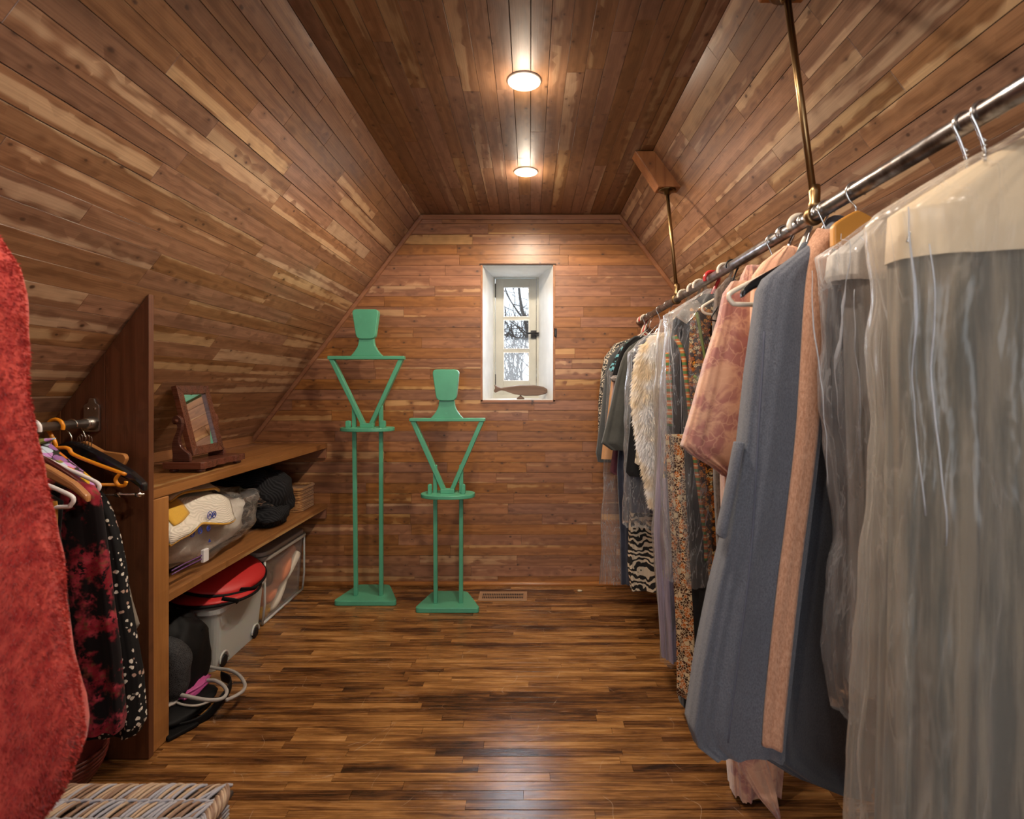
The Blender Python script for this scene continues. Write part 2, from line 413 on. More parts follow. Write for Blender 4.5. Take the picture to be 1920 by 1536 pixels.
SAGE = cloth('sage_gown', (.085,.082,.066), (.25,.205,.145), 5, stretch=(7,7,.5))
PAPER = solid('cream_shoulder_paper', (.66,.52,.34), .55, bump=.15, bscale=8)
WHITECL = cloth('white_garment', (.68,.63,.57), (.6,.56,.5))
BROWNLACE = cloth('brown_lace', (.07,.05,.04), (.14,.10,.08), 60)
QUILTW = cloth('white_quilt', (.74,.70,.63), (.68,.63,.55), bump=.5)
def quilt_mat():
    m = NT('cream_quilted_cotton'); o = m.obj()
    z = m.n('SeparateXYZ', {0: m.vm('ADD', o, m.vm('MULTIPLY', m.n('TexNoise', {'Vector': o, 'Scale': 12.}).outputs[1], (.02,.02,.02)))})
    s_ = m.math('SINE', m.math('MULTIPLY', m.math('ADD', z.outputs[0], z.outputs[2]), 1300.))
    m.bs(Base_Color=m.mix(m.ramp(s_, -.8, .8), (.60,.56,.47), (.72,.67,.58)), Roughness=.95); m.bump(s_, .3, .004); return m.m
CREAMQ = quilt_mat()
YELLOWC = cloth('yellow_cotton', (.66,.38,.05), None)
def stripeblack():
    m = NT('black_seersucker'); o = m.obj(); v = m.vm('ADD', o, m.vm('MULTIPLY', m.n('TexNoise', {'Vector': o, 'Scale': 6.}).outputs[1], (.06,.06,.06)))
    z = m.n('SeparateXYZ', {0: v}); s_ = m.math('SINE', m.math('MULTIPLY', m.math('ADD', z.outputs[1], m.math('MULTIPLY', z.outputs[2], .4)), 430.))
    m.bs(Base_Color=m.mix(m.ramp(s_, -.2, .5), (.007,.007,.008), (.020,.020,.022)), Roughness=.9, Specular_IOR_Level=.2); m.bump(s_, .25, .004); return m.m
BLACKSTR = stripeblack()
REDNYLON = solid('red_nylon', (.52,.022,.022), .5, bump=.2, bscale=18)
BLACKNY = solid('black_nylon', (.0045,.0045,.005), .65, 0., .2, bump=.25, bscale=30)
def meshfab():
    m = NT('black_mesh_fabric'); v = m.n('TexVoronoi', {'Vector': m.obj(), 'Scale': 330.})
    m.bs(Base_Color=m.mix(m.ramp(v.outputs['Distance'], .3, .5), (.003,.003,.0035), (.05,.05,.053)), Roughness=.7, Specular_IOR_Level=.2); return m.m
MESHF = meshfab()
PINK = solid('magenta_satin', (.42,.07,.24), .45, bump=.2)
WICKER = cloth('wicker_cane', (.42,.22,.085), (.30,.14,.05), 60)
CANE_A = solid('grey_willow', (.30,.29,.31), .6, bump=.2); CANE_B = solid('tan_willow', (.40,.28,.18), .6, bump=.2); CANE_C = solid('brown_willow', (.22,.13,.08), .6, bump=.2)
REDWOVEN = solid('red_brown_woven', (.13,.022,.016), .45, bump=.3)

def clear(name, tint=(1,1,1), haze=.10, edge=.5, rough=.18, wr=12., ws=.6, crease=True, dif=(.82,.82,.84), gloss=.45, zs=.22, cre=.20):
    """thin polythene: mostly transparent, glossy, with a little milky haze that thickens at grazing angles"""
    m = NT(name); t = m.t; o = m.obj()
    n1 = m.noise(m.vm('MULTIPLY', o, (1,1,zs)), wr, 4, .6, .8)
    rid = m.math('ABSOLUTE', m.math('SUBTRACT', n1, .5))
    v = m.n('TexVoronoi', {'Vector': m.vm('MULTIPLY', o, (1,1,.3)), 'Scale': wr*.9}, feature='DISTANCE_TO_EDGE').outputs[0]
    h = m.math('ADD', m.math('MULTIPLY', rid, 1.2), m.math('MULTIPLY', m.ramp(v, 0., .25), .35))
    bmp = m.n('Bump', {'Height': h, 'Strength': ws, 'Distance': .03})
    tr = m.n('BsdfTransparent', {0: (*tint, 1)})
    df = m.n('BsdfDiffuse', {0: (*dif, 1), 'Normal': bmp.outputs[0]}); tl = m.n('BsdfTranslucent', {0: (*dif, 1)})
    milk = m.n('MixShader', {0: .5, 1: df.outputs[0], 2: tl.outputs[0]})
    lw = m.n('LayerWeight', {'Blend': .35}); 
    hz = m.math('ADD', m.math('MULTIPLY', lw.outputs['Facing'], edge), haze, clamp=True)
    if crease: hz = m.math('ADD', hz, m.math('MULTIPLY', m.math('SUBTRACT', 1., m.ramp(rid, 0., .02)), cre), clamp=True)  # pale streaks put the light caught on creases into the haze
    a = m.n('MixShader', {0: hz, 1: tr.outputs[0], 2: milk.outputs[0]})
    gl = m.n('BsdfGlossy', {0: (1,1,1,1), 'Roughness': rough, 'Normal': bmp.outputs[0]})
    fr = m.n('Fresnel', {'IOR': 1.45})
    out = m.n('MixShader', {0: m.math('MULTIPLY', fr.outputs[0], gloss, clamp=True), 1: a.outputs[0], 2: gl.outputs[0]})
    t.links.new(out.outputs[0], m.out.inputs[0]); t.nodes.remove(m.b)
    return m.m
POLY = clear('clear_polythene', haze=.11, edge=.34, rough=.2, ws=.35)
POLYHAZE = clear('milky_polythene', haze=.14, edge=.32, rough=.22, wr=7., ws=.3, cre=.10, dif=(.84,.78,.70))
LIT_CREASE = clear('lit_crease_film', haze=.55, edge=.2, rough=.2, ws=.2, crease=False, dif=(.86,.90,.97), gloss=1.)  # bluish white: the gleam on folded film is painted into its colour
BAGPLASTIC = clear('storage_bag_plastic', haze=.07, edge=.12, rough=.16, wr=14., ws=.8, zs=1., cre=.1, gloss=.8)
BINCLEAR = clear('clear_bin_plastic', haze=.06, edge=.12, rough=.12, ws=.05, crease=False, gloss=.5)
GLASS = clear('window_glass', haze=0., edge=0., rough=.02, ws=0., crease=False, gloss=1.)
BINMILK = solid('milky_bin_plastic', (.62,.62,.60), .3, **{'Transmission Weight': .25, 'Subsurface Weight': .2})
BINLID = solid('grey_bin_lid', (.36,.34,.31), .35)
MIRRORG = solid('mirror_glass', (.92,.92,.92), .01, 1.)
LAMPM = NT('lamp_lens'); LAMPM.bs(Base_Color=(1,.9,.75), Emission_Color=(1.,.80,.55), Emission_Strength=9.); LAMPM = LAMPM.m
LTRIM = solid('lamp_trim', (.75,.68,.58), .45)
BARK = solid('bark', (.045,.036,.030), .9)
BLUEINK = solid('blue_ink', (.02,.05,.34), .5)
PURPLE = solid('purple_zip', (.13,.05,.17), .4)
REGM = solid('tan_register', (.33,.19,.105), .5)

# ------------------------------------------------------------------ room
CZ, CXL, CXR, YB, YF = 2.41, -.708, .583, 3.47, -1.5
K = .756; NRM = math.sqrt(1+K*K)
def slopeL(z): return CXL-(CZ-z)*K
def slopeR(z): return CXR+(CZ-z)*K
BW = .066
def plank(L, wd, t=.011, c=.0004):
    g = random.choice((.0005,.0006,.0008,.0013)); x, y = L/2-.0005, wd/2-g
    v = [(sx*x, sy*y, -t) for sx, sy in ((-1,-1),(1,-1),(1,1),(-1,1))]
    v += [(a, b, -c) for a, b, _ in v[:4]]
    v += [(sx*(x-c*.7), sy*(y-c), 0) for sx, sy in ((-1,-1),(1,-1),(1,1),(-1,1))]
    f = [(8,9,10,11)]
    for k in (0, 4):
        for i in range(4): f.append((k+i, k+(i+1)%4, k+4+(i+1)%4, k+4+i))
    return v, f
def add_plank(parent, name, o, u, v, n, ua, ub, va, vb, mat, proud=.00022):
    u, v, n = Vector(u), Vector(v), Vector(n)
    c = Vector(o)+u*((ua+ub)/2)+v*((va+vb)/2)+n*random.uniform(-proud, proud)
    if u.cross(v).dot(n) < 0: u = -u
    V, F = plank(ub-ua, vb-va)
    me = bpy.data.meshes.new(name); me.from_pydata(V, [], F); me.materials.append(mat)
    ob = bpy.data.objects.new(name, me); COL.objects.link(ob); ob.parent = parent
    ob.matrix_basis = Matrix(((u.x,v.x,n.x,c.x),(u.y,v.y,n.y,c.y),(u.z,v.z,n.z,c.z),(0,0,0,1)))
    return ob
def cuts(a, b, lo, hi, stag=True):
    out = [a]; x = a+random.uniform(.15, 1)*hi*.6
    while x < b-lo*.6: out.append(x); x += random.uniform(lo, hi)
    return out+[b]
def slab(name, outline, y0, y1, kind='structure', plane='xz', mat=DARKBACK):
    return mesh(name, prism(outline, y0, y1, plane), mat, kind='structure')
T = .012
dL = Vector((-K, 0, -1))/NRM; nL = Vector((1/NRM, 0, -K/NRM)); dR = Vector((K, 0, -1))/NRM; nR = Vector((-1/NRM, 0, -K/NRM))
def off(p, n, t): return (p[0]-n.x*t, p[1]-n.z*t)
SL = CZ*NRM
wl = slab('wall_left', [off((CXL,CZ),nL,T), off((slopeL(0),0),nL,T), off((slopeL(0),0),nL,T+.06), off((CXL,CZ),nL,T+.06)], YF, YB+.02)
wr_ = slab('wall_right', [off((CXR,CZ),nR,T), off((slopeR(0),0),nR,T), off((slopeR(0),0),nR,T+.06), off((CXR,CZ),nR,T+.06)], YF, YB+.02)
ce = mesh('ceiling', box(CXL-.05, CXR+.05, YF, YB+.02, CZ+T, CZ+.07), DARKBACK, kind='structure')
rows = int(SL/BW)
for par, o, d, n in ((wl, (CXL,0,CZ), dL, nL), (wr_, (CXR,0,CZ), dR, nR)):
    for i in range(rows):
        seq = [YF, random.uniform(-.3, .2)]
        seq += cuts(seq[-1]+random.uniform(.25,.6), YB, .45, 1.35)
        for a, b in zip(seq[:-1], seq[1:]): add_plank(par, 'cedar_board', o, (0,1,0), d, n, a, b, i*BW, (i+1)*BW, CEDAR)
nc = 20; cw = (CXR-CXL)/nc
for i in range(nc):
    seq = [YF, random.uniform(-.3, .2)]; seq += cuts(seq[-1]+random.uniform(.3,.7), YB, .4, 1.1)
    for a, b in zip(seq[:-1], seq[1:]): add_plank(ce, 'ceiling_board', (0,0,CZ), (0,1,0), (1,0,0), (0,0,-1), a, b, CXL+i*cw, CXL+(i+1)*cw, CEDAR_CEIL)
# gable wall with the window hole
WX0, WX1, WZ0, WZ1 = -.309, .149, 1.203, 2.08
def gable(name, y0, y1, hole):
    x0b, x1b = slopeL(0)-.05, slopeR(0)+.05
    pieces = []
    if hole:
        a, b, c, d = hole
        pieces.append(prism([(x0b,-.02),(x1b,-.02),(slopeR(c)+.05,c),(slopeL(c)-.05,c)], y0, y1))
        pieces.append(prism([(slopeL(c)-.05,c),(a,c),(a,d),(slopeL(d)-.05,d)], y0, y1))
        pieces.append(prism([(b,c),(slopeR(c)+.05,c),(slopeR(d)+.05,d),(b,d)], y0, y1))
        pieces.append(prism([(slopeL(d)-.05,d),(slopeR(d)+.05,d),(CXR+.05,CZ+.05),(CXL-.05,CZ+.05)], y0, y1))
    else: pieces.append(prism([(x0b,-.02),(x1b,-.02),(CXR+.05,CZ+.05),(CXL-.05,CZ+.05)], y0, y1))
    return mesh(name, cat_mesh(*pieces), DARKBACK, kind='structure')
wb = gable('wall_back', YB+T, YB+.06, (WX0-.008, WX1+.008, WZ0-.008, WZ1+.008))
bh = (WZ1-WZ0)/13
i0 = -int(WZ0/bh)-1
for i in range(i0, int((CZ-WZ0)/bh)+1):
    za, zb = max(0, WZ0+i*bh), min(CZ, WZ0+(i+1)*bh)
    if zb-za < .012: continue
    xa, xb = slopeL(za)-.004, slopeR(za)+.004
    segs = [(xa, xb)] if (i < 0 or i >= 13) else [(xa, WX0-.012), (WX1+.012, xb)]
    for a, b in segs:
        c = cuts(a, b, .35, 1.15)
        for p, q in zip(c[:-1], c[1:]): add_plank(wb, 'gable_board', (0,YB,0), (1,0,0), (0,0,1), (0,-1,0), p, q, za, zb, CEDAR_BACK)
wf = mesh('wall_front', cat_mesh(prism([(slopeL(0),0),(slopeR(0),0),(slopeR(.75),.75),(slopeL(.75),.75)], YF-.05, YF), prism([(slopeL(.75),.75),(-.6,.75),(-.6,2.15),(slopeL(2.15),2.15)], YF-.05, YF),
     prism([(.6,.75),(slopeR(.75),.75),(slopeR(2.15),2.15),(.6,2.15)], YF-.05, YF), prism([(slopeL(2.15),2.15),(slopeR(2.15),2.15),(CXR,CZ),(CXL,CZ)], YF-.05, YF)), CEDAR_BACK, kind='structure')
# floor
fl = mesh('floor', box(slopeL(0)-.1, slopeR(0)+.1, YF-.05, YB+.06, -.06, -T), DARKBACK, kind='structure')
FW = .0394; y = YB
cnt = 0
while y > 1.535:
    seq = [slopeL(0)]+[-1.42+random.uniform(-.2,.25)]
    seq += cuts(seq[-1]+random.uniform(.3,.8), .95, .45, 1.25)+[slopeR(0)]
    for a, b in zip(seq[:-1], seq[1:]):
        if b-a > .05: add_plank(fl, 'floor_strip', (0,0,0), (1,0,0), (0,1,0), (0,0,1), a, b, y-FW, y, FLOOR, .0004); cnt += 1
    y -= FW
pl = []
while y > YF:
    V, F = plank(4.6, FW); pl.append(([(a[0], a[1]+y-FW/2, a[2]) for a in V], F)); y -= FW
mesh('floor_strips_rear', cat_mesh(*pl), FLOOR, fl, kind='stuff')
# trims on the gable
def bar(p, q, r, mat, name, parent=None, kind='structure'):
    return mesh(name, tube([p, q], r, 10), mat, parent, smooth=False, kind=kind)
bar((CXL+.004, YB-.004, CZ-.012), (slopeL(.95)+.004, YB-.004, .95-.012), .016, TRIM, 'trim_1')
bar((CXR-.004, YB-.004, CZ-.012), (slopeR(.02)-.004, YB-.004, .02), .016, TRIM, 'trim_2')
mesh('trim_3', box(CXL, CXR, YB-.014, YB, CZ-.034, CZ-.003), TRIM, kind='structure', bevel=.004)
mesh('baseboard_back', lathe([(.018,-2.25),(.018,2.25)], 12, 'x', (0,YB-.004,.006)), TRIM, kind='structure', smooth=True)

# ------------------------------------------------------------------ window
YI = 3.82; IX0, IX1 = -.262, .061
win = empty('window_1', (-.1, YB, WZ0), None, None); win['kind'] = 'structure'
rv = []
def quad_slab(a, b, c, d, n, t=.02):
    n = Vector(n)*.006; V = [Vector(p) for p in (a,b,c,d)]; V += [p+n for p in V]
    return [tuple(p) for p in V], [(0,1,2,3),(7,6,5,4),(0,4,5,1),(1,5,6,2),(2,6,7,3),(3,7,4,0)]
y0 = YB+.004
mesh('reveal', quad_slab((WX0,y0,WZ0),(WX0,y0,WZ1),(IX0,YI,2.085),(IX0,YI,WZ0), (-1,0,0)), WHITEP, win)
mesh('reveal', quad_slab((WX1,y0,WZ0),(WX1,y0,WZ1),(IX1,YI,2.085),(IX1,YI,WZ0), (1,0,0)), WHITEP, win)
mesh('reveal', quad_slab((WX0,y0,WZ1),(WX1,y0,WZ1),(IX1,YI,2.075),(IX0,YI,2.075), (0,0,1)), WHITEP, win)
mesh('sill', quad_slab((WX0,y0,WZ0),(WX1,y0,WZ0),(IX1,YI,WZ0+.006),(IX0,YI,WZ0+.006), (0,0,-1)), WHITEP, win)
# thin cedar edging around the opening
mesh('edging', box(WX0-.012, WX0, YB-.006, YB+.01, WZ0-.01, WZ1), TRIM, win)
mesh('edging', box(WX1, WX1+.014, YB-.006, YB+.01, WZ0-.01, WZ1), TRIM, win)
mesh('edging', box(WX0-.02, WX1+.02, YB-.005, YB+.01, WZ1, WZ1+.010), DARKBACK, win)
mesh('edging', box(WX0-.012, WX1+.016, YB-.006, YB+.01, WZ0-.016, WZ0), TRIM, win)
def rect_frame(x0, x1, z0, z1, wl_, wr2, wt, wbm, y0, y1):
    return cat_mesh(box(x0, x0+wl_, y0, y1, z0, z1), box(x1-wr2, x1, y0, y1, z0, z1), box(x0+wl_, x1-wr2, y0, y1, z1-wt, z1), box(x0+wl_, x1-wr2, y0, y1, z0, z0+wbm))
mesh('window_frame', rect_frame(IX0-.02, IX1+.03, WZ0, 2.10, .03, .045, .028, .03, YI, YI+.06), CREAMP, win, bevel=.002)
SX0, SX1, SZ0, SZ1 = -.250, .044, 1.232, 2.066
GX0, GX1 = PX(944,3.85), PX(992.5,3.85); gz = [(PZ(595.5,3.85), PZ(539,3.85)), (PZ(655.5,3.85), PZ(600,3.85)), (PZ(715,3.85), PZ(660.5,3.85))]
sash = mesh('sash', rect_frame(SX0, SX1, SZ0, SZ1, GX0-SX0, SX1-GX1, SZ1-gz[0][1], gz[2][0]-SZ0, YI+.012, YI+.05), CREAMP, win, bevel=.002)
mesh('muntin', box(GX0, GX1, YI+.014, YI+.046, gz[1][1], gz[0][0]), CREAMP, sash, bevel=.002)
mesh('muntin', box(GX0, GX1, YI+.014, YI+.046, gz[2][1], gz[1][0]), CREAMP, sash, bevel=.002)
for z0, z1 in gz:
    mesh('pane', box(GX0, GX1, YI+.030, YI+.033, z0, z1), GLASS, sash)
    mesh('glazing_bead', rect_frame(GX0, GX1, z0, z1, .006, .006, .006, .006, YI+.010, YI+.020), WHITEP, sash)
for z in (1.98, 1.33): mesh('hinge', cat_mesh(box(SX0-.010, SX0+.004, YI+.004, YI+.014, z-.05, z+.05)), IRON, sash)
mesh('sash_gap', box(SX1+.0005, SX1+.004, YI+.008, YI+.03, SZ0, SZ1), DARKBACK, win)
lx, lz = PX(1000,3.82), PZ(627,3.82)
lt = mesh('latch', box(lx-.018, lx+.022, YI-.004, YI+.012, lz-.028, lz+.028), IRON, sash, bevel=.003, label='black iron window latch plate')
mesh('latch_handle', cat_mesh(tube(spline([(lx+.03,YI-.02,lz+.005),(lx,YI-.035,lz+.008),(lx-.035,YI-.03,lz+.004),(lx-.05,YI-.02,lz+.01)],6), .006, 8), box(lx+.015, lx+.04, YI-.025, YI, lz-.01, lz+.012)), IRON, sash)
hk = mesh('window_hook', cat_mesh(box(PX(1039,YB), PX(1044,YB), YB-.006, YB, PZ(632,YB), PZ(616,YB)), tube(spline([(PX(1041,YB),YB-.006,PZ(620,YB)),(PX(1041,YB),YB-.012,PZ(625,YB)),(PX(1041,YB),YB-.022,PZ(631,YB))],4), .003, 6)), IRON, label='small black metal catch on the boards right of the window', cat='hook')

# ------------------------------------------------------------------ trees beyond the window
def branches(p, d, L, r, depth, out, spread=.55, up=.15, rs=random):
    n = 5; pts = [Vector(p)]; d = Vector(d).normalized(); dirs = []
    for i in range(n):
        d = (d+Vector((rs.uniform(-1,1), rs.uniform(-.5,.5), rs.uniform(-1,1)))*.16+Vector((0,0,up*.12))).normalized()
        pts.append(pts[-1]+d*(L/n)); dirs.append(d.copy())
    out.append(tube(pts, [r*(1-.55*i/n) for i in range(n+1)], 5 if depth < 2 else 4))
    if depth >= 5: return
    for k in range(3 if depth > 0 else 4):
        i = rs.randint(2, n-1); q = pts[i+1]
        nd = (dirs[i]+Vector((rs.uniform(-1,1), rs.uniform(-.6,.6), rs.uniform(-.7,1)))*spread*1.5).normalized()
        branches(q, nd, L*rs.uniform(.5,.72), r*.50, depth+1, out, spread, up, rs)
rs = random.Random(5)
tr = empty('bare_tree', (1.1, 11, -3.5), 'bare dark tree with spreading branches seen through the upper window panes', 'tree')
out = []; 
mesh('trunk', tube(spline([(1.15,11,-3.5),(1.0,11,-.5),(.75,11,1.0),(.42,11,2.1)],8), [.20-.004*i for i in range(25)], 8), BARK, tr)
limbs = [([(1012,690),(998,655),(990,625),(984,600),(977,570),(973,540),(970,500)],.045,.022), ([(984,602),(970,583),(958,565),(950,548),(945,530)],.020,.010), ([(992,636),(975,618),(962,606),(944,594)],.018,.010),
  ([(1003,652),(985,636),(968,633),(955,626),(940,632)],.022,.012), ([(990,628),(972,612),(958,612),(942,620)],.016,.008), ([(1000,640),(990,605),(994,570),(990,535)],.014,.008), ([(975,634),(962,645),(948,652),(940,660)],.012,.007), ([(968,598),(962,580),(966,560),(960,535)],.010,.006)]
for pts, r0, r1 in limbs:
    c = spline([P(a, b, 11+rs.uniform(-.15,.15)) for a, b in pts], 6); N = len(c)
    out.append(tube(c, [r0+(r1-r0)*k/N for k in range(N)], 6))
    for k in range(6 if r0 > .03 else 4):
        q = c[rs.randint(2, N-1)]; branches(q, (rs.uniform(-1,.7), rs.uniform(-.3,.3), rs.uniform(-.3,1)), rs.uniform(.28,.5), rs.uniform(.006,.010), 3, out, .6, .2, rs)
mesh('branches', cat_mesh(*out), BARK, tr, kind='stuff')
rs = random.Random(11); out = []
for i in range(44):
    x = -.80+i*.032+rs.uniform(-.04,.04)
    branches((x, 8.5+rs.uniform(-.3,.3), .75), (rs.uniform(-.3,.3), 0, 1), 1.05, .017, 3, out, .5, .5, rs)
hedge = empty('bare_shrub', (-.2, 8.5, -2.2), 'dense leafless twiggy shrub seen through the lowest window pane', 'shrub')
mesh('twigs', cat_mesh(*out), BARK, hedge, kind='stuff')
mesh('stem', tube([(-.2,8.5,-2.2),(-.22,8.5,-1),(-.2,8.5,.5)], .07, 6), BARK, hedge)
mesh('ground', box(-14, 14, 4.5, 30, -3.6, -3.5), solid('winter_ground', (.10,.09,.06), .9), kind='structure')

# ------------------------------------------------------------------ recessed lights
def downlight(name, y, label, lens=True):
    t = empty(name, (-.022, y, CZ), label, 'light', 'recessed ceiling lights')
    mesh('trim_ring', lathe([(.044,0.),(.062,0.),(.064,-.002),(.060,-.006),(.050,-.008),(.045,-.006)], 32, 'z', (-.022,y,CZ)), LTRIM, t, smooth=True)
    mesh('lens', lathe([(.0005,-.006),(.015,-.0058),(.03,-.0045),(.044,-.002),(.0455,0.)], 32, 'z', (-.022,y,CZ)), LAMPM, t, smooth=True)
    for typ, en, dz in (('SPOT', LAMP_W, .022), ('POINT', 2.4, .07)):
        l = bpy.data.lights.new('lamp', typ); l.energy = en; l.color = WARM; l.shadow_soft_size = .035
        if typ == 'SPOT': l.spot_size = 3.0; l.spot_blend = .35
        o = bpy.data.objects.new('lamp', l); o.location = (-.022, y, CZ-dz); COL.objects.link(o); o.parent = t; o.matrix_parent_inverse = wm(t).inverted()
downlight('ceiling_light', 1.96, 'larger nearer glowing round recessed light in the board ceiling')
downlight('ceiling_light', 2.78, 'smaller farther glowing round recessed light closest to the gable wall')
for yy, en in ((1.10, 34), (.2, 16)):      # the row goes on over the camera, out of the frame
    l = bpy.data.lights.new('row_lamp', 'SPOT'); l.energy = en; l.color = (1.0,.86,.72); l.shadow_soft_size = .04; l.spot_size = 2.7; l.spot_blend = .6
    o = bpy.data.objects.new('row_lamp', l); o.location = (-.022, yy, CZ-.03); COL.objects.link(o)

# ------------------------------------------------------------------ closet rod and its hangers on the right slope
RX, RZ, RR = .705, 1.708, .0165
def rodY(py): return (RZ-CAMH)*FPX/(VY-py)
mesh('closet_rod', tube([(RX,-.6,RZ),(RX,YB,RZ)], RR, 20), PIPE, smooth=True, label='long dark steel closet pipe hung along the right slope', cat='rod')
def rod_support(y, label):
    zb = 1.28+.985 - (0 if y < 2 else .03); xc = .728
    t = empty('rod_support', (xc, y, zb), label, 'bracket')
    a = .042
    # a board block lying on the slope, its lower end cut level
    top = zb+.30 if zb+.30 < CZ else CZ-.002
    zt = CZ-.004
    xs_b = slopeR(zb); xs_t = slopeR(zt)
    th = .085
    V = []
    for yy in (y-a, y+a):
        V += [(xs_b+.01, yy, zb), (xs_b-th*1.25, yy, zb), (xs_t-th*1.05, yy, zt), (xs_t+.01, yy, zt)]
    mesh('wooden_block', (V, [(0,1,2,3),(7,6,5,4),(0,4,5,1),(1,5,6,2),(2,6,7,3),(3,7,4,0)]), BLOCK, t, bevel=.004)
    xp = xs_b-.055
    mesh('flange', lathe([(.001,0.),(.041,0.),(.042,-.003),(.036,-.008),(.018,-.011),(.014,-.022),(.012,-.024)], 28, 'z', (xp,y,zb)), BRASSD, t, smooth=True)
    mesh('drop_pole', tube([(xp,y,zb-.01),(RX+.002,y,RZ+.028)], .0085 if y < 2 else .0085, 14), BRASS, t, smooth=True)
    mesh('fitting', lathe([(.0085,.075),(.0125,.075),(.0135,.06),(.0125,.035),(.015,.03),(.015,.012)], 18, 'z', (RX+.002,y,RZ)), BRASS, t, smooth=True)
    V, F = [], []
    mesh('rod_ring', lathe([(RR+.0008,-.011),(RR+.006,-.011),(RR+.008,0),(RR+.006,.011),(RR+.0008,.011)], 24, 'y', (RX,y,RZ)), BRASS, t, smooth=True)
rod_support(1.325, 'nearer wooden block and long brass drop pole holding the pipe')
rod_support(2.57, 'farther wooden block and brass drop pole near the gable end')

def hook_pts(x, y, z, r, drop, lean=0, open_=.75):
    """question-mark hook over a pipe whose axis runs along y, ends at the neck under it"""
    pts = []
    for k in range(13):
        a = -.35+k/12*(pi+.35+.3)
        pts.append((x+r*math.cos(a), y+lean*0, z+r*math.sin(a)))
    pts = pts[::-1] if open_ < 0 else pts
    e = pts[-1]
    pts += [(e[0]+r*.35, y, e[2]-r*.7), (x-.0, y, z-drop*.75), (x, y, z-drop)]
    return spline(pts, 3)
def wire_hook(y, label, x=RX, z=RZ, rr=RR, mat=STEEL, neck=.075, width=.20, flip=1, body=True, r=.0022, bodymat=None, group=None):
    t = empty('wire_hanger', (x, y, z), label, 'hanger', group)
    R = rr+r+.002
    pts = hook_pts(x, y, z+(-.0015), R, neck)
    if flip < 0: pts = [Vector((2*x-p.x, p.y, p.z)) for p in pts]
    mesh('hook', tube(pts, r, 8), mat, t, smooth=True)
    if body:
        zt = z-neck
        loop = [(x,y,zt),(x+width*.5,y,zt-.045),(x+width,y,zt-.10),(x+width+.006,y,zt-.115),(x+width-.02,y,zt-.12),(x,y,zt-.12),(x-width+.02,y,zt-.12),(x-width-.006,y,zt-.115),(x-width,y,zt-.10),(x-width*.5,y,zt-.045)]
        mesh('shoulder_wire', tube(loop, r, 6, closed=True), bodymat or mat, t, smooth=True)
    return t
def plastic_hanger(y, mat, label, x=RX, z=RZ, rr=RR, r=.0055, neck=.085, width=.205, drop=.085, bar=True, flip=1, group=None, tilt=0., notch=False, flat=None):
    t = empty('plastic_hanger', (x, y, z), label, 'hanger', group)
    R = rr+r+.004
    pts = hook_pts(x, y, z-.003, R, neck)
    if flip < 0: pts = [Vector((2*x-p.x, p.y, p.z)) for p in pts]
    mesh('hook', tube(pts, r, 10), mat, t, smooth=True)
    zt = z-neck; c, s_ = math.cos(tilt), math.sin(tilt)
    def T_(dx, dz): return (x+dx*c-dz*s_, y, zt+dx*s_+dz*c)
    if not notch:
        lp = [T_(0,0)]+[T_(width*k,-drop*k) for k in (.3,.6,.9)]+[T_(width+.012,-drop-.010),T_(width+.006,-drop-.030),T_(width-.02,-drop-.036)]+[T_(0,-drop-.036)]
        lp += [T_(-width+.02,-drop-.036),T_(-width-.006,-drop-.030),T_(-width-.012,-drop-.010)]+[T_(-width*k,-drop*k) for k in (.9,.6,.3)]
        mesh('frame', tube(spline(lp, 4, True), r*.95, 10, True), mat, t, smooth=True)
    else:
        for sgn in (1, -1):
            arm = [T_(0,-.002),T_(sgn*.03,0),T_(sgn*.045,-.006),T_(sgn*.058,-.022),T_(sgn*width*.6,-drop*.62),T_(sgn*(width),-drop)]
            mesh('arm', tube(spline(arm,5), r, 10), mat, t, smooth=True)
            cl = [T_(sgn*(width-.002),-drop+.0)] if False else [T_(sgn*(width-.018),-drop+.004),T_(sgn*(width-.032),-drop-.016),T_(sgn*(width-.022),-drop-.034),T_(sgn*(width-.004),-drop-.034),T_(sgn*(width+.002),-drop-.022)]
            mesh('strap_notch', tube(spline(cl,5), r*.95, 10), mat, t, smooth=True)
        mesh('trouser_bar', tube([T_(-width+.03,-drop-.032),T_(width-.03,-drop-.032)], r*.8, 8), mat, t, smooth=True)
    return t
def wooden_hanger(y, mat, label, x=RX, z=RZ, rr=RR, neck=.06, width=.215, drop=.10, thick=.012, flip=1, deep=.04, hookmat=STEEL):
    t = empty('wooden_hanger', (x, y, z), label, 'hanger')
    pts = hook_pts(x, y, z-.0015, rr+.0045, neck)
    if flip < 0: pts = [Vector((2*x-p.x, p.y, p.z)) for p in pts]
    mesh('hook', tube(pts, .0022, 8), hookmat, t, smooth=True)
    zt = z-neck; top, bot = [], []
    for k in range(-12, 13):
        u = k/12; f = abs(u)
        zc = zt-drop*(f**1.25)*(1 if f < .85 else 1+.1*(f-.85)/.15)
        hh = deep*(1-.55*f)
        top.append((x+width*u, zc)); bot.append((x+width*u, zc-hh))
    ol = top+bot[::-1]
    mesh('shoulder_arm', prism(ol, y-thick, y+thick), mat, t, bevel=.006)
    return t

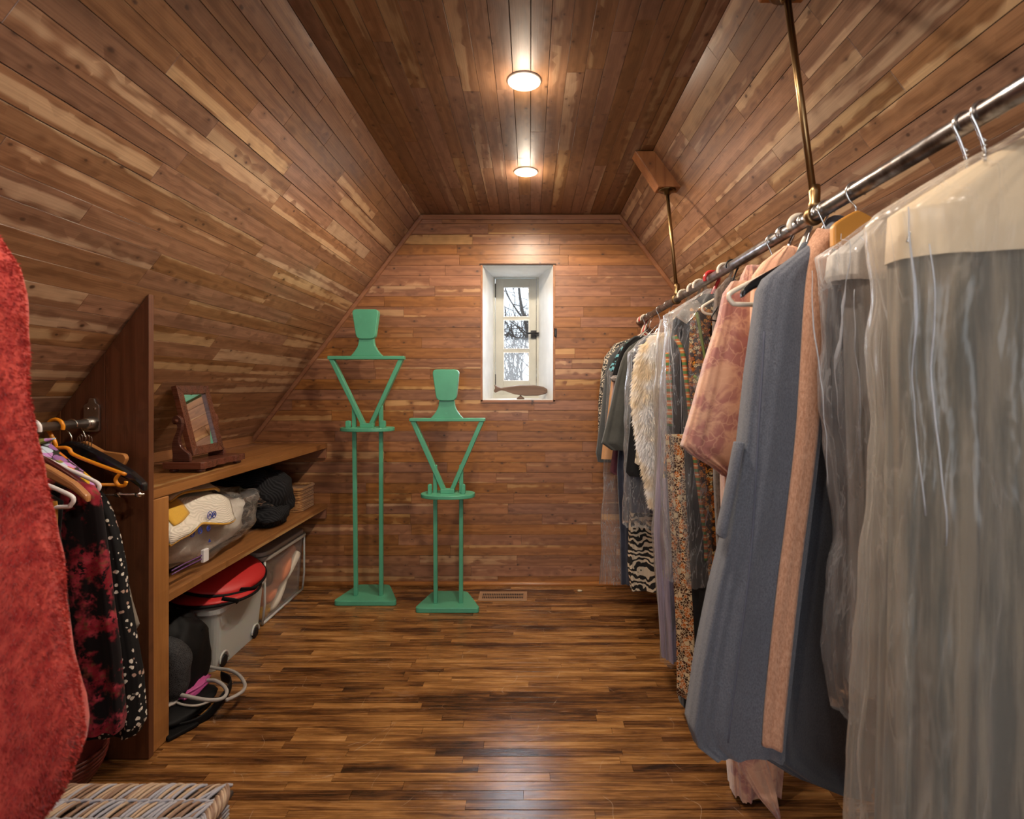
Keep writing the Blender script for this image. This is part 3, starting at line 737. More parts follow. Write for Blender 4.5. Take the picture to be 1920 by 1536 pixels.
# ------------------------------------------------------------------ hanging cloth
class Loft:
    """closed hanging shell: levels (z, xl, xr, half thickness), spread about depth y; folds grow downwards"""
    def __init__(s, levels, y, amp=(.002,.018), k=(7,13), seed=0, nseg=88, nring=34, e=.62, crumple=0., skew=0., yl=None, cf=6.):
        s.lv = sorted([tuple(l) for l in levels], key=lambda l: -l[0]); s.y = y; s.amp = amp; s.k = k; s.seed = seed; s.e = e; s.skew = skew
        s.z0, s.z1 = s.lv[0][0], s.lv[-1][0]; s.nseg, s.nring, s.cr, s.cf = nseg, nring, crumple, cf
        zz = [-l[0] for l in s.lv]
        s.f = [lambda z, i=i: float(np.interp(-z, zz, [l[i] for l in s.lv])) for i in (1, 2, 3)]
        s.yl = (lambda z: 0.) if not yl else (lambda z: float(np.interp(-z, [-a for a, b in yl], [b for a, b in yl])))
        r = random.Random(seed); s.ph = [r.uniform(0, 6.28) for _ in range(6)]
    def pt(s, th, z):
        xl, xr, t = (g(z) for g in s.f); cx, rx = (xl+xr)/2, (xr-xl)/2
        q = (s.z0-z)/max(1e-6, s.z0-s.z1)
        a = s.amp[0]+(s.amp[1]-s.amp[0])*q
        c, n = math.cos(th), math.sin(th)
        fo = math.sin(s.k[0]*th+s.ph[0]+1.2*q)+.6*math.sin(s.k[1]*th+s.ph[1]-1.7*q)+.35*math.sin((s.k[1]*2+1)*th+s.ph[2])
        x = cx+math.copysign(abs(c)**s.e, c)*(rx+.25*a*fo*abs(c))
        y = s.y+s.yl(z)+math.copysign(abs(n)**s.e, n)*(t)+a*fo*(.35+.65*abs(n))*math.copysign(1, n)*1.0*min(1, abs(n)*3)
        y += s.skew*(x-RX)
        p = Vector((x, y, z))
        if s.cr:
            v = p*s.cf+Vector((s.seed*3.7,)*3); p += noise.noise_vector(v)*s.cr*min(1, .04+4*q); v2 = p*s.cf*2.7; p += noise.noise_vector(v2)*s.cr*.45
        return p
    def mesh(s, cap=True):
        V, F = [], []; n, m = s.nseg, s.nring
        zs = sorted(set([s.z0+(s.z1-s.z0)*i/m for i in range(m+1)]+[l[0] for l in s.lv]), reverse=True)
        for z in zs:
            for k in range(n): V.append(s.pt(2*pi*k/n, z))
        R = len(zs)
        for j in range(R-1):
            for k in range(n):
                q = (k+1) % n; F.append((j*n+k, j*n+q, (j+1)*n+q, (j+1)*n+k))
        if cap: F.append(tuple(range(n)))
        return V, F
    def front(s, x, z):
        """point of the near face at world x"""
        xl, xr, t = (g(z) for g in s.f); cx, rx = (xl+xr)/2, max(1e-4, (xr-xl)/2)
        u = max(-.999, min(.999, (x-cx)/rx)); c = math.copysign(abs(u)**(1/s.e), u)
        return s.pt(-math.acos(c), z)
    def normal(s, th, z):
        d = .01; a = s.pt(th+d, z)-s.pt(th-d, z); b = s.pt(th, z-.004)-s.pt(th, z+.004)
        n = b.cross(a)
        if n.length < 1e-9: return Vector((0,-1,0))
        n.normalize(); xl, xr, t = (g(z) for g in s.f)
        o = s.pt(th, z)-Vector(((xl+xr)/2, s.y+s.yl(z), z))
        return n if n.dot(o) > 0 else -n
def band(lf, pts, wid, lift=.006, thick=.008, nw=5):
    """strip of cloth lying on the near face of a loft, along (px,py) at depth Y -> world (x,z) pairs"""
    c = spline([(a, 0, b) for a, b in pts], 8); wi = list(np.interp(np.linspace(0,1,len(c)), np.linspace(0,1,len(wid)), wid))
    V, F = [], []; N = len(c)
    for i, p in enumerate(c):
        a = c[max(0,i-1)]; b = c[min(N-1,i+1)]; t = (b-a).normalized(); s_ = Vector((-t.z, 0, t.x))
        if s_.x < 0: s_ = -s_
        for side in (lift, lift+thick):
            for k in range(nw+1):
                u = k/nw-.5; q = p+s_*(wi[i]*u); f = lf.front(q.x, max(lf.z1+.001, min(lf.z0-.001, q.z)))
                V.append((q.x, f.y-side*(1-.5*abs(2*u)**4), q.z))
    M_ = nw+1
    for i in range(N-1):
        for sd in (0, 1):
            for k in range(nw):
                a = i*2*M_+sd*M_+k; b = (i+1)*2*M_+sd*M_+k; F.append((a, a+1, b+1, b))
        for k in (0, nw):
            a = i*2*M_+k; b = (i+1)*2*M_+k; F.append((a, a+M_, b+M_, b))
    for i in (0, N-1):
        for k in range(nw): a = i*2*M_+k; F.append((a, a+1, a+1+M_, a+M_))
    return V, F
def fur(lf, count, L, wdt, seed, down=.6, rng=(0,1), th=(0, 2*pi), jit=.5):
    r = random.Random(seed); V, F = [], []
    for i in range(count):
        z = lf.z0+(lf.z1-lf.z0)*r.uniform(*rng); a = r.uniform(*th)
        p = lf.pt(a, z); n = lf.normal(a, z)
        d = (n+Vector((0,0,-down))+Vector((r.uniform(-1,1),r.uniform(-1,1),r.uniform(-1,1)))*jit).normalized()
        s_ = d.orthogonal().normalized(); s_ = (Matrix.Rotation(r.uniform(0,6.28), 3, d) @ s_)*wdt
        l = L*r.uniform(.5, 1.15); k = len(V); b = p-n*.002
        V += [b-s_, b+s_, p+d*l*.6+s_*.7+Vector((0,0,-L*.05)), p+d*l+Vector((0,0,-L*.25*down))]; F += [(k,k+1,k+2),(k,k+2,k+3)]
    return V, F
def LV(Y, rows, xr=None, skew=0.):
    """(py, px_left, half thickness[, px_right]) at depth Y -> world levels, right side mirrored about the rod"""
    out = []
    def sx(px): a = (px-VX)/FPX; return a*(Y-skew*RX)/(1-a*skew)
    for rw in rows:
        py, px, t = rw[:3]; xl = sx(px)
        z = PZ(py, Y+skew*(xl-RX))
        if len(rw) > 3: r = sx(rw[3])
        else:
            z = min(z, RZ-.040); xl = min(xl, RX-.012); r = 2*RX-xl if xr is None else xr
        out.append((z, xl, r, t))
    for k in range(1, len(out)):
        if out[k][0] > out[k-1][0]-.004: out[k] = (out[k-1][0]-.004,)+out[k][1:]
    return out
def garment(name, label, cat, Y, rows, mat, group=None, part='body', xr=None, **k):
    lf = Loft(LV(Y, rows, xr, k.get('skew', 0.)), Y, **k)
    t = empty(name, (RX, Y, max(lf.z0, .1)), label, cat, group)
    o = mesh(part, lf.mesh(), mat, t, smooth=True)
    return t, lf, o
def sleeve(t, path, rx, ry, mat, name='sleeve', seed=0, amp=.006, seg=28, n=8, label=None):
    c = spline(path, n); N = len(c)
    a = list(np.interp(np.linspace(0,1,N), np.linspace(0,1,len(rx)), rx)); b = list(np.interp(np.linspace(0,1,N), np.linspace(0,1,len(ry)), ry))
    V, F = tube(c, a, seg, False, b)
    V = [Vector(p)+noise.noise_vector(Vector(p)*13+Vector((seed,)*3))*amp for p in V]
    return mesh(name, (V, F[:-2]+[F[-2]]), mat, t, smooth=True, label=label)
def bag(name, label, Y, rows, mat=POLY, xr=None, group='clear dry-cleaning bags on the pipe', **k):
    kk = dict(amp=(.003,.014), k=(9,17), e=.75, crumple=.012, cf=5., nseg=110, nring=44); kk.update(k)
    lf = Loft(LV(Y, rows, xr, kk.get('skew', 0.)), Y, **kk)
    o = mesh(name, lf.mesh(True), mat, None, smooth=True); 
    prop(o, label, 'garment bag', group)
    r = random.Random(kk.get('seed', 1)*3+1)
    xl, xr_, t = (g(lf.z1+.6*(lf.z0-lf.z1)) for g in lf.f)
    for i in range(3):      # sharp film folds, the light on them put into pale strips
        u = .03+.22*r.random()**1.3; z = lf.z0-.10-.12*r.random(); L = r.uniform(.25, .6)
        pts = [(xl+(xr_-xl)*(u+r.uniform(-.006,.006)+.008*k), z-L*k/3) for k in range(4)]
        crease(lf, o, pts, r.uniform(.0012, .0026))
    return o, lf
def crease(lf, o, pts, wid):
    pts = [(a, b) for a, b in pts if b > lf.z1+.03]
    if len(pts) > 1: mesh('lit_crease', band(lf, pts, [.0008, wid, wid*.7, .0008], .0015, .0015, 2), LIT_CREASE, o, smooth=True)

# ------------------------------------------------------------------ shelving built into the left eaves
SXF = -1.318
sh = empty('shelving_unit', (-1.56, 2.6, 0), 'cedar shelving with tall sloped side panel under the left eaves', 'shelving')
def slope_z(x): return CZ-(CXL-x)/K
xs = [-1.312, -1.463, -1.615, -1.78, -1.95, -2.12, -2.29, -2.45]
for a, b in zip(xs[:-1], xs[1:]):
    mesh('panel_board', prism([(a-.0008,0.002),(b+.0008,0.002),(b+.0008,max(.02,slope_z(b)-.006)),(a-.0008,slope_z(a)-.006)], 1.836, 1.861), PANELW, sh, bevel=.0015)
mesh('post', box(SXF-.088, SXF, 1.862, 1.948, .001, .889), POST, sh, bevel=.004, label='orange pine post under the shelf end')
def shelf(z0, z1):
    xx = [SXF, SXF-.14, SXF-.27, SXF-.40, -1.805]
    for i, (a, b) in enumerate(zip(xx[:-1], xx[1:])): mesh('shelf_board', box(b+.0004, a-.0004, 1.863, 3.468, z0, z1), CEDAR_Y, sh, bevel=.0015)
shelf(.891, .922); shelf(.500, .530)
for z in (.890, .499): mesh('cleat', box(SXF-.47, SXF-.004, 3.445, 3.468, z-.062, z-.001), TRIM, sh, bevel=.002)
mesh('backboard', box(-1.812, -1.795, 1.863, 3.468, .923, .990), CEDAR_Y, sh, bevel=.002)
mesh('back_panel', box(-1.83, -1.812, 1.863, 3.468, .002, .989), DARKBACK, sh)  # added near-black sheet, the shade below the shelves put into its colour

# ------------------------------------------------------------------ green clothes stands
def stand(label, Y, q):
    t = empty('clothes_stand', (PX((q['base'][0]+q['base'][1])/2, q['yf']), Y, 0), label, 'clothes stand')
    X = lambda p: PX(p, Y); Z = lambda p: PZ(p, Y)
    b = q['base']; ol = rounded([(PX(b[0],q['yf']),q['yf']),(PX(b[1],q['yf']),q['yf']),(PX(b[3],q['yb']),q['yb']),(PX(b[2],q['yb']),q['yb'])], .035)
    mesh('base', prism(ol, .001, .030, 'xy'), GREEN, t, bevel=.004)
    tr_ = q['tray']; tz = Z(tr_[2]); cx = (X(tr_[0])+X(tr_[1]))/2; rx = (X(tr_[1])-X(tr_[0]))/2
    zt = Z(q['ptop'])
    for p0, p1 in q['poles']:
        x0, x1 = X(p0), X(p1); r = .0115
        V = []
        for x, z in ((x0,.029),(x1,zt)): V += [(x-r,Y-r,z),(x+r,Y-r,z),(x+r,Y+r,z),(x-r,Y+r,z)]
        mesh('pole', (V, [(0,1,2,3),(7,6,5,4)]+[(i,(i+1)%4,4+(i+1)%4,4+i) for i in range(4)]), GREEN, t, bevel=.003)
    el = [(cx+rx*math.copysign(abs(math.cos(a))**.8, math.cos(a)), Y-.01+.095*math.copysign(abs(math.sin(a))**.9, math.sin(a))) for a in np.linspace(0, 2*pi, 48, endpoint=False)]
    mesh('tray', prism(el, tz-.012, tz+.010, 'xy'), GREEN, t, bevel=.004)
    for a, bb in q['pegs']:
        mesh('peg', prism(rounded([(X(a),tz+.008),(X(bb),tz+.008),(X(bb),Z(q['pegy'])),(X(a),Z(q['pegy']))], .012, 4), Y-.045, Y-.020), GREEN, t, bevel=.003)
    s_ = q['sh']; zs0, zs1 = Z(s_[2]), Z(s_[3])
    mesh('shoulder_bar', box(X(s_[0]), X(s_[1]), Y-.030, Y+.022, zs1, zs0), GREEN, t, bevel=.003)
    tb = q['tb']; zb = Z(tb[2])
    mesh('foot_block', box(X(tb[0]), X(tb[1]), Y-.028, Y+.02, tz+.009, tz+.034), GREEN, t, bevel=.003)
    cxm = (X(tb[0])+X(tb[1]))/2; wdt = .023
    for s in (-1, 1):
        xo = X(s_[0])+.004 if s < 0 else X(s_[1])-.004
        xi = cxm+s*.012; z0 = zs1+.004; z1 = tz+.030
        mesh('torso_bar', prism([(xo,z0),(xo-s*wdt*1.25,z0),(xi,z1),(xi+s*wdt*1.15,z1)], Y-.024, Y+.016), GREEN, t, bevel=.003)
    n = q['neck']; pts = []
    zt_, zb_ = Z(n[4]), Z(n[5])
    for k in range(9): u = k/8; pts.append((X(n[0])-(X(n[0])-X(n[2]))*(1-math.cos(u*pi/2))**1.25, zt_+(zb_-zt_)*u))
    pr = [(X(n[1])+(X(n[3])-X(n[1]))*(1-math.cos(k/8*pi/2))**1.25, zt_+(zb_-zt_)*k/8) for k in range(9)]
    mesh('neck', prism(pts+pr[::-1], Y-.020, Y+.012), GREEN, t, bevel=.003)
    h = q['head']
    mesh('head', prism(rounded([(X(h[0]),Z(h[4])),(X(h[1]),Z(h[4])),(X(h[3]),Z(h[5])),(X(h[2]),Z(h[5]))], .03, 6), Y-.030, Y+.016), GREEN, t, bevel=.004)
stand('taller green clothes stand shaped like a figure beside the shelves', 3.22, dict(base=(623,745,671,731), yf=3.13, yb=3.40, poles=((667.5,664),(715,714.5)), ptop=757,
    tray=(640,740,804), pegs=((652,661),(715,726)), pegy=788, sh=(617,759,668,674.5), tb=(677,702,798), neck=(674.5,702.5,659,718.5,636,668), head=(662,712.5,671,705,581,636.5)))
stand('shorter green clothes stand shaped like a figure under the window', 3.11, dict(base=(776,901,812,876), yf=3.03, yb=3.29, poles=((817,816),(864.5,865)), ptop=872,
    tray=(790,891,927), pegs=((804.5,811.5),(866,874)), pegy=906, sh=(769,910,784,790), tb=(827,853,918), neck=(824,852.5,808,869,751,784.5), head=(811.5,862,820,856,693,751.5)))

# ------------------------------------------------------------------ fish on the sill, floor register, plaster flake
f = empty('carved_fish', (PX(975,3.62), 3.62, WZ0), 'weathered wooden fish carving on a small foot on the window sill', 'sculpture')
fp = [(232,1243),(262,1262),(300,1275),(360,1264),(470,1250),(600,1250),(690,1266),(728,1290),(738,1306),(705,1332),(640,1348),(520,1350),(420,1336),(340,1308),(300,1298),(262,1312),(238,1324),(226,1300),(240,1284)]
YFI = 3.62
fo = [(PX(880+a/4.955,YFI), PZ(470+b/4.955,YFI)) for a, b in fp]
mesh('body', prism(fo, YFI-.019, YFI+.019), FISHW, f, bevel=.013)
mesh('mouth', tube([(PX(880+690/4.955,YFI), YFI-.0185, PZ(470+1302/4.955,YFI)), (PX(880+735/4.955,YFI), YFI-.0185, PZ(470+1303/4.955,YFI))], .0018, 6), BARK, f)
mesh('foot', cat_mesh(lathe([(.001,.0),(.026,0),(.025,.010),(.010,.018),(.006,.024),(.006,.034)], 20, 'z', (PX(976,YFI),YFI,WZ0+.002))), FISHW, f, smooth=True)
rg = empty('floor_register', (PX(942,3.26), 3.27, 0), 'tan metal floor vent grille by the gable wall', 'vent')
x0, x1, ya, yb = PX(896,3.21), PX(988,3.21), 3.205, 3.345
mesh('frame', cat_mesh(box(x0,x1,ya,ya+.028,.0008,.006), box(x0,x1,yb-.028,yb,.0008,.006), box(x0,x0+.024,ya+.028,yb-.028,.0008,.006), box(x1-.024,x1,ya+.028,yb-.028,.0008,.006)), REGM, rg, bevel=.002)
mesh('recess_shade', box(x0+.02,x1-.02,ya+.02,yb-.02,.0006,.0012), IRON, rg)  # flat dark plate, the shade inside the duct put into its colour
nl = 22
for i in range(nl):
    xx = x0+.026+(x1-x0-.052)*(i+.5)/nl
    mesh('louver', box(xx-.0019,xx+.0019,ya+.027,yb-.027,.0016,.0050), REGM, rg)
mesh('center_bar', box(x0+.022,x1-.022,(ya+yb)/2-.004,(ya+yb)/2+.004,.0018,.0055), REGM, rg)
prop(mesh('plaster_flake', lump((PX(1087,3.36),3.36,.005),(.016,.012,.005),3,.3), solid('flake', (.62,.5,.33), .8), smooth=True), 'small pale flake lying on the floor below the wall', 'debris')

# ------------------------------------------------------------------ tilting mirror on the upper shelf
SZT = .922
mr = empty('vanity_mirror', (-1.46, 2.41, SZT), 'dark mahogany tilting vanity mirror on the upper shelf', 'mirror')
ma, mb, xa, xb = 2.245, 2.585, -1.548, -1.375
fr_ = [(xa,ma),(xb-.012,ma),(xb,ma+.012),(xb,ma+.09)]
for k in range(9): u = k/8; fr_.append((xb-.012*math.sin(u*pi*2)**2-.004, ma+.09+(mb-ma-.18)*u))
fr_ += [(xb,mb-.09),(xb,mb-.012),(xb-.012,mb),(xa,mb)]
mesh('base', prism(fr_, SZT+.016, SZT+.044, 'xy'), MAHOG, mr, bevel=.004)
for px_, py_ in ((xb-.03,ma+.03),(xb-.03,mb-.03),(xa+.03,ma+.03),(xa+.03,mb-.03)):
    mesh('foot', lathe([(.001,0.),(.014,0.),(.019,.006),(.017,.013),(.012,.017)], 16, 'z', (px_,py_,SZT+.0005)), MAHOG, mr, smooth=True)
# S-shaped supports (profile in x-z)
def sprof(dx=0):
    zz = SZT+.044
    L = spline([(-1.530,0,zz),(-1.529,0,zz+.03),(-1.532,0,zz+.07),(-1.522,0,zz+.105),(-1.509,0,zz+.140),(-1.512,0,zz+.158),(-1.524,0,zz+.160),(-1.531,0,zz+.172),(-1.527,0,zz+.190),(-1.510,0,zz+.197),(-1.494,0,zz+.186)],4)
    R = spline([(-1.488,0,zz+.165),(-1.492,0,zz+.135),(-1.502,0,zz+.100),(-1.497,0,zz+.070),(-1.480,0,zz+.050),(-1.462,0,zz+.035),(-1.455,0,zz+.018),(-1.455,0,zz)],4)
    return [(p.x+dx,p.z) for p in L+R]
for yy in (2.278, 2.532):
    s_ = mesh('support', prism(sprof(), yy, yy+.020, 'xz'), MAHOG, mr, bevel=.003)
    mesh('pivot_knob', lathe([(.001,-.012),(.007,-.010),(.007,-.002),(.004,0),(.004,.022)], 14, 'y', (-1.508,yy,SZT+.218)), MAHOG, s_, smooth=True)
# tilted frame: local y across, z up, facing +x
fw, fh = .232, .312; tilt = math.radians(-14)
Mf = Matrix.Translation((-1.500, 2.415, SZT+.216)) @ Matrix.Rotation(tilt, 4, 'Y')
bw = .038
def fbar(pts, x0=-.012, x1=.012): return xf(prism(pts, x0, x1, 'yz'), Mf)
a, b = fw/2, fh/2
for nm, pts in (('top',[(-a,b),(a,b),(a-bw,b-bw),(-a+bw,b-bw)]),('bottom',[(-a,-b),(a,-b),(a-bw,-b+bw),(-a+bw,-b+bw)]),('near',[(-a,-b),(-a,b),(-a+bw,b-bw),(-a+bw,-b+bw)]),('far',[(a,-b),(a,b),(a-bw,b-bw),(a-bw,-b+bw)])):
    mesh('frame_rail', fbar(pts), MAHOG, mr, bevel=.002)
mesh('glass', fbar([(-a+bw-.002,-b+bw-.002),(a-bw+.002,-b+bw-.002),(a-bw+.002,b-bw+.002),(-a+bw-.002,b-bw+.002)], -.004, .001), MIRRORG, mr)
mesh('backing', fbar([(-a+.01,-b+.01),(a-.01,-b+.01),(a-.01,b-.01),(-a+.01,b-.01)], -.014, -.0125), MAHOG, mr)

# ------------------------------------------------------------------ things on the lower shelf
LZ = .5305
prop(mesh('folded_quilt', lump((-1.555,2.35,LZ+.125),(.175,.36,.110),4,.16,2.6,.75,44,26,floor=LZ+.008), QUILTW, smooth=True), 'white quilt folded inside the clear zip storage bag', 'quilt')
sb = empty('storage_bag', (-1.555,2.40,LZ), 'clear plastic zip storage bag full of white bedding on the lower shelf', 'storage bag')
mesh('bag_film', lump((-1.55,2.375,LZ+.135),(.200,.41,.130),4,.20,2.6,.70,54,30,floor=LZ+.003), BAGPLASTIC, sb, smooth=True)
# loose corner of the bag towards the far end
cr_ = []
for i in range(9):
    for j in range(9):
        u, v = i/8, j/8
        p = Vector((-1.40-.16*v*(1-.4*u)+.035*u, 2.72+.26*u, LZ+.20*(1-u)*(1-.35*v)+.012+.07*u*(1-v)*.3))
        p += noise.noise_vector(p*16)*.02; p.z = max(p.z, LZ+.006); cr_.append(p)
mesh('bag_corner', (cr_, [(i*9+j, i*9+j+1, (i+1)*9+j+1, (i+1)*9+j) for i in range(8) for j in range(8)]), BAGPLASTIC, sb, smooth=True, sub=1)
zy = [(1.985,.60),(2.06,.602),(2.14,.600),(2.20,.602)]
XZ = -1.334
mesh('zip', cat_mesh(tube([(XZ,y,z) for y, z in zy], .0028, 6), tube([(XZ,y,z-.014) for y, z in zy], .0028, 6)), PURPLE, sb, smooth=True, label='purple zip track')
mesh('zip_slider', box(XZ-.004, XZ+.010, 2.165, 2.200, .570, .622), solid('slider', (.75,.75,.77), .25), sb, bevel=.003)
def ring_icon(y, z, r, x=XZ+.004):
    pts = [(x, y+r*math.cos(a), z+r*math.sin(a)) for a in np.linspace(0,2*pi,18,endpoint=False)]
    c = [tube(pts, .0016, 5, True)]
    c.append(tube([(x,y-r*.55,z-r*.4),(x,y,z+r*.5),(x,y+r*.55,z-r*.4)], .0016, 5)); c.append(tube([(x,y-r*.5,z+.1*r),(x,y+r*.5,z+.1*r)], .0014, 5))
    return cat_mesh(*c)
for y, z, r in ((2.10,.708,.013),(2.15,.706,.013),(2.205,.700,.011),(2.215,.752,.016),(2.245,.748,.013)): mesh('printed_symbol', ring_icon(y, z, r), BLUEINK, sb, label='blue printed symbol')
mesh('printed_symbol', prism([(2.205,.642),(2.222,.640),(2.212,.655)], XZ+.003, XZ+.005, 'yz'), BLUEINK, sb, label='blue printed triangle')
# cream quilted cloth draped over the bag
qt = empty('draped_quilt', (-1.5,2.15,LZ+.27), 'cream quilted cloth with yellow binding laid over the storage bag', 'quilt')
def drape_pt(u, v):
    # u: from the hanging front edge over the top to the back, v: along the shelf
    path = spline([(-1.325,0,LZ+.165),(-1.345,0,LZ+.215),(-1.39,0,LZ+.262),(-1.47,0,LZ+.282),(-1.58,0,LZ+.270),(-1.70,0,LZ+.225)], 6)
    k = u*(len(path)-1); i = min(int(k), len(path)-2); p = path[i].lerp(path[i+1], k-i)
    y = 1.955+v*(.42+.10*u)
    sagz = -.045*(v-.55)**2*4*(.3+u)
    q = Vector((p.x+.012*math.sin(9*v+3*u), y, p.z+.022+sagz+.012*math.sin(14*u+5*v)))
    return q+noise.noise_vector(q*9)*.012
def sheet(fn, n, m, th=.012):
    V = [fn(i/(n-1), j/(m-1)) for i in range(n) for j in range(m)]
    F = [(i*m+j, i*m+j+1, (i+1)*m+j+1, (i+1)*m+j) for i in range(n-1) for j in range(m-1)]
    return V, F
def thick(o, t):
    m = o.modifiers.new('solid', 'SOLIDIFY'); m.thickness = t; m.offset = 0; return o
thick(mesh('cloth', sheet(drape_pt, 24, 24), CREAMQ, qt, smooth=True), .014)
thick(mesh('cloth_fold', sheet(lambda u, v: drape_pt(.42+.5*u, .25+.72*v)+Vector((0,0,.030+.018*math.sin(pi*u))), 14, 14), CREAMQ, qt, smooth=True), .012)
thick(mesh('yellow_patch', sheet(lambda u, v: drape_pt(.25+.22*u, .10+.28*v)+Vector((.004,0,.012)), 8, 8), YELLOWC, qt, smooth=True, label='mustard yellow patch'), .006)
mesh('binding', tube([drape_pt(.0, k/20) for k in range(21)]+[drape_pt(k/14, 1.) for k in range(1,15)], .007, 6), YELLOWC, qt, smooth=True, label='yellow bound edge')
mesh('binding', tube([drape_pt(.42, .25+.72*k/14)+Vector((0,0,.030)) for k in range(15)]+[drape_pt(.42+.5*k/10, .97)+Vector((0,0,.03+.018*math.sin(pi*k/10))) for k in range(1,11)], .006, 6), YELLOWC, qt, smooth=True, label='yellow bound edge')
# black striped bundle
bb = empty('clothes_bundle', (-1.50,2.95,LZ), 'crumpled black striped clothing heap behind the clear bag on the lower shelf', 'clothes')
mesh('fold', lump((-1.495,2.98,LZ+.150),(.155,.165,.145),8,.20,2.0,.8,40,26,floor=LZ+.004), BLACKSTR, bb, smooth=True)
mesh('fold', lump((-1.43,2.905,LZ+.060),(.095,.11,.056),9,.25,2.4,.85,34,20,floor=LZ+.003), BLACKSTR, bb, smooth=True)
mesh('fold', lump((-1.66,2.86,LZ+.175),(.085,.12,.075),10,.25,2.4,.9,34,20), BLACKSTR, bb, smooth=True)
# small wicker basket in the corner
wk = empty('wicker_basket', (-1.46,3.33,LZ), 'small tan woven basket in the corner of the lower shelf', 'basket')
bx0, bx1, by0, by1, bz = -1.62, -1.385, 3.215, 3.425, .135
ol = rounded([(bx0,by0),(bx1,by0),(bx1,by1),(bx0,by1)], .03, 4)
mesh('body', prism([(a,b) for a, b in ol], LZ+.001, LZ+bz-.01, 'xy'), WICKER, wk)
for i in range(13):
    z = LZ+.006+i*.0102
    if i in (6, 9): continue
    mesh('cane_row', tube([(a,b,z+.0016*math.sin(k*2.1+i*pi)) for k, (a, b) in enumerate(ol)], .0052, 6, True), WICKER, wk, smooth=True)
mesh('rim', tube([(a,b,LZ+bz) for a, b in ol], .010, 8, True), WICKER, wk, smooth=True)
# ------------------------------------------------------------------ bins and bags on the floor under the shelf
def bin_shell(x0, x1, y0, y1, z1, taper, th, mat, t, name='tub'):
    def ring(z, g, r): k = taper*(1-z/z1); return [(a,b,z) for a,b in rounded([(x0+k+g,y0+k+g),(x1-k-g,y0+k+g),(x1-k-g,y1-k-g),(x0+k+g,y1-k-g)], r, 5)]
    R = [ring(.0015,0,.04), ring(z1*.5,0,.04), ring(z1,0,.04), ring(z1,th,.037), ring(z1*.5,th,.037), ring(.006,th,.037)]
    V = [p for r in R for p in r]; n = len(R[0]); F = []
    for j in range(len(R)-1):
        for k in range(n): F.append((j*n+k, j*n+(k+1)%n, (j+1)*n+(k+1)%n, (j+1)*n+k))
    F.append(tuple(range(n))); F.append(tuple((len(R)-1)*n+k for k in range(n)))
    return mesh(name, (V, F), mat, t, smooth=False)
b1 = empty('storage_bin', (-1.58,2.6,0), 'milky plastic bin with black wheels on the floor, nearer of the two', 'storage bin')
bin_shell(-1.77, -1.395, 2.375, 2.815, .268, .022, .004, BINMILK, b1)
ol = rounded([(-1.785,2.36),(-1.380,2.36),(-1.380,2.83),(-1.785,2.83)], .06, 6)
mesh('lid', prism(ol, .266, .292, 'xy'), BINMILK, b1, bevel=.006)
for yy in (2.455, 2.735):
    mesh('wheel', lathe([(.001,-.008),(.022,-.008),(.026,-.005),(.026,.005),(.022,.008),(.001,.008)], 20, 'x', (-1.412,yy,.0275)), IRON, b1, smooth=True, label='small black wheel')
    mesh('wheel_arch', tube([(-1.408,yy+.036*math.cos(a),.028+.040*math.sin(a)) for a in np.linspace(0,pi,12)], .005, 6), BINMILK, b1, smooth=True)
b2 = empty('storage_bin', (-1.60,3.1,0), 'clear plastic bin with grey lid and clothes visible inside, farther bin', 'storage bin')
bin_shell(-1.79, -1.425, 2.85, 3.375, .352, .020, .004, BINCLEAR, b2)
ol = rounded([(-1.81,2.835),(-1.408,2.835),(-1.408,3.395),(-1.81,3.395)], .07, 6)
mesh('lid', cat_mesh(prism(ol, .350, .372, 'xy'), prism([((a+1.609)*.95-1.609,(b-3.115)*.95+3.115) for a, b in ol], .372, .396, 'xy')), BINLID, b2, bevel=.006)
for yy in (2.862, 3.362): mesh('corner_rib', tube([(-1.436 if z < .1 else -1.424,yy,z) for z in (.01,.12,.348)], .006, 8), BINMILK, b2, smooth=True)
mesh('base_rib', tube([(-1.441,2.87,.010),(-1.441,3.355,.010)], .007, 8), BINMILK, b2, smooth=True)
RUST = cloth('rust_cloth', (.68,.27,.15), (.58,.21,.11)); CREAMC = cloth('cream_cloth', (.66,.60,.50), (.58,.52,.42))
rc = spline([(-1.485,2.90,.120),(-1.470,3.02,.128),(-1.465,3.10,.170),(-1.462,3.18,.240),(-1.460,3.27,.300)],6)
prop(mesh('rolled_cloth', tube(rc, [.034+.012*math.sin(k*.5) for k in range(len(rc))], 14), RUST, smooth=True), 'rust orange rolled cloth lying upper in the clear bin', 'cloth')
prop(mesh('cream_sock', tube(spline([(-1.47,2.93,.045),(-1.462,3.02,.055),(-1.458,3.10,.105),(-1.455,3.18,.165),(-1.452,3.27,.245),(-1.455,3.29,.265)],6), [.012+.016*abs(math.sin(k*.19))+.010*(k/30) for k in range(31)], 12), CREAMC, smooth=True), 'cream knitted sock slanting up inside the clear bin', 'sock')
prop(mesh('mustard_bundle', lump((-1.49,2.945,.052),(.045,.055,.047),21,.25,floor=.007), YELLOWC, smooth=True), 'mustard yellow bundle at the bottom of the clear bin', 'cloth')
prop(mesh('rose_bundle', lump((-1.50,3.08,.040),(.05,.07,.034),22,.3,floor=.007), cloth('rose_cloth', (.40,.13,.11), (.5,.3,.24)), smooth=True), 'rose patterned bundle at the bottom of the clear bin', 'cloth')
prop(mesh('dark_bundle', lump((-1.66,3.12,.16),(.10,.20,.15),23,.2,floor=.007), cloth('dark_bin_cloth', (.04,.035,.035), (.07,.055,.05)), smooth=True), 'dark folded clothes at the back of the clear bin', 'clothes')
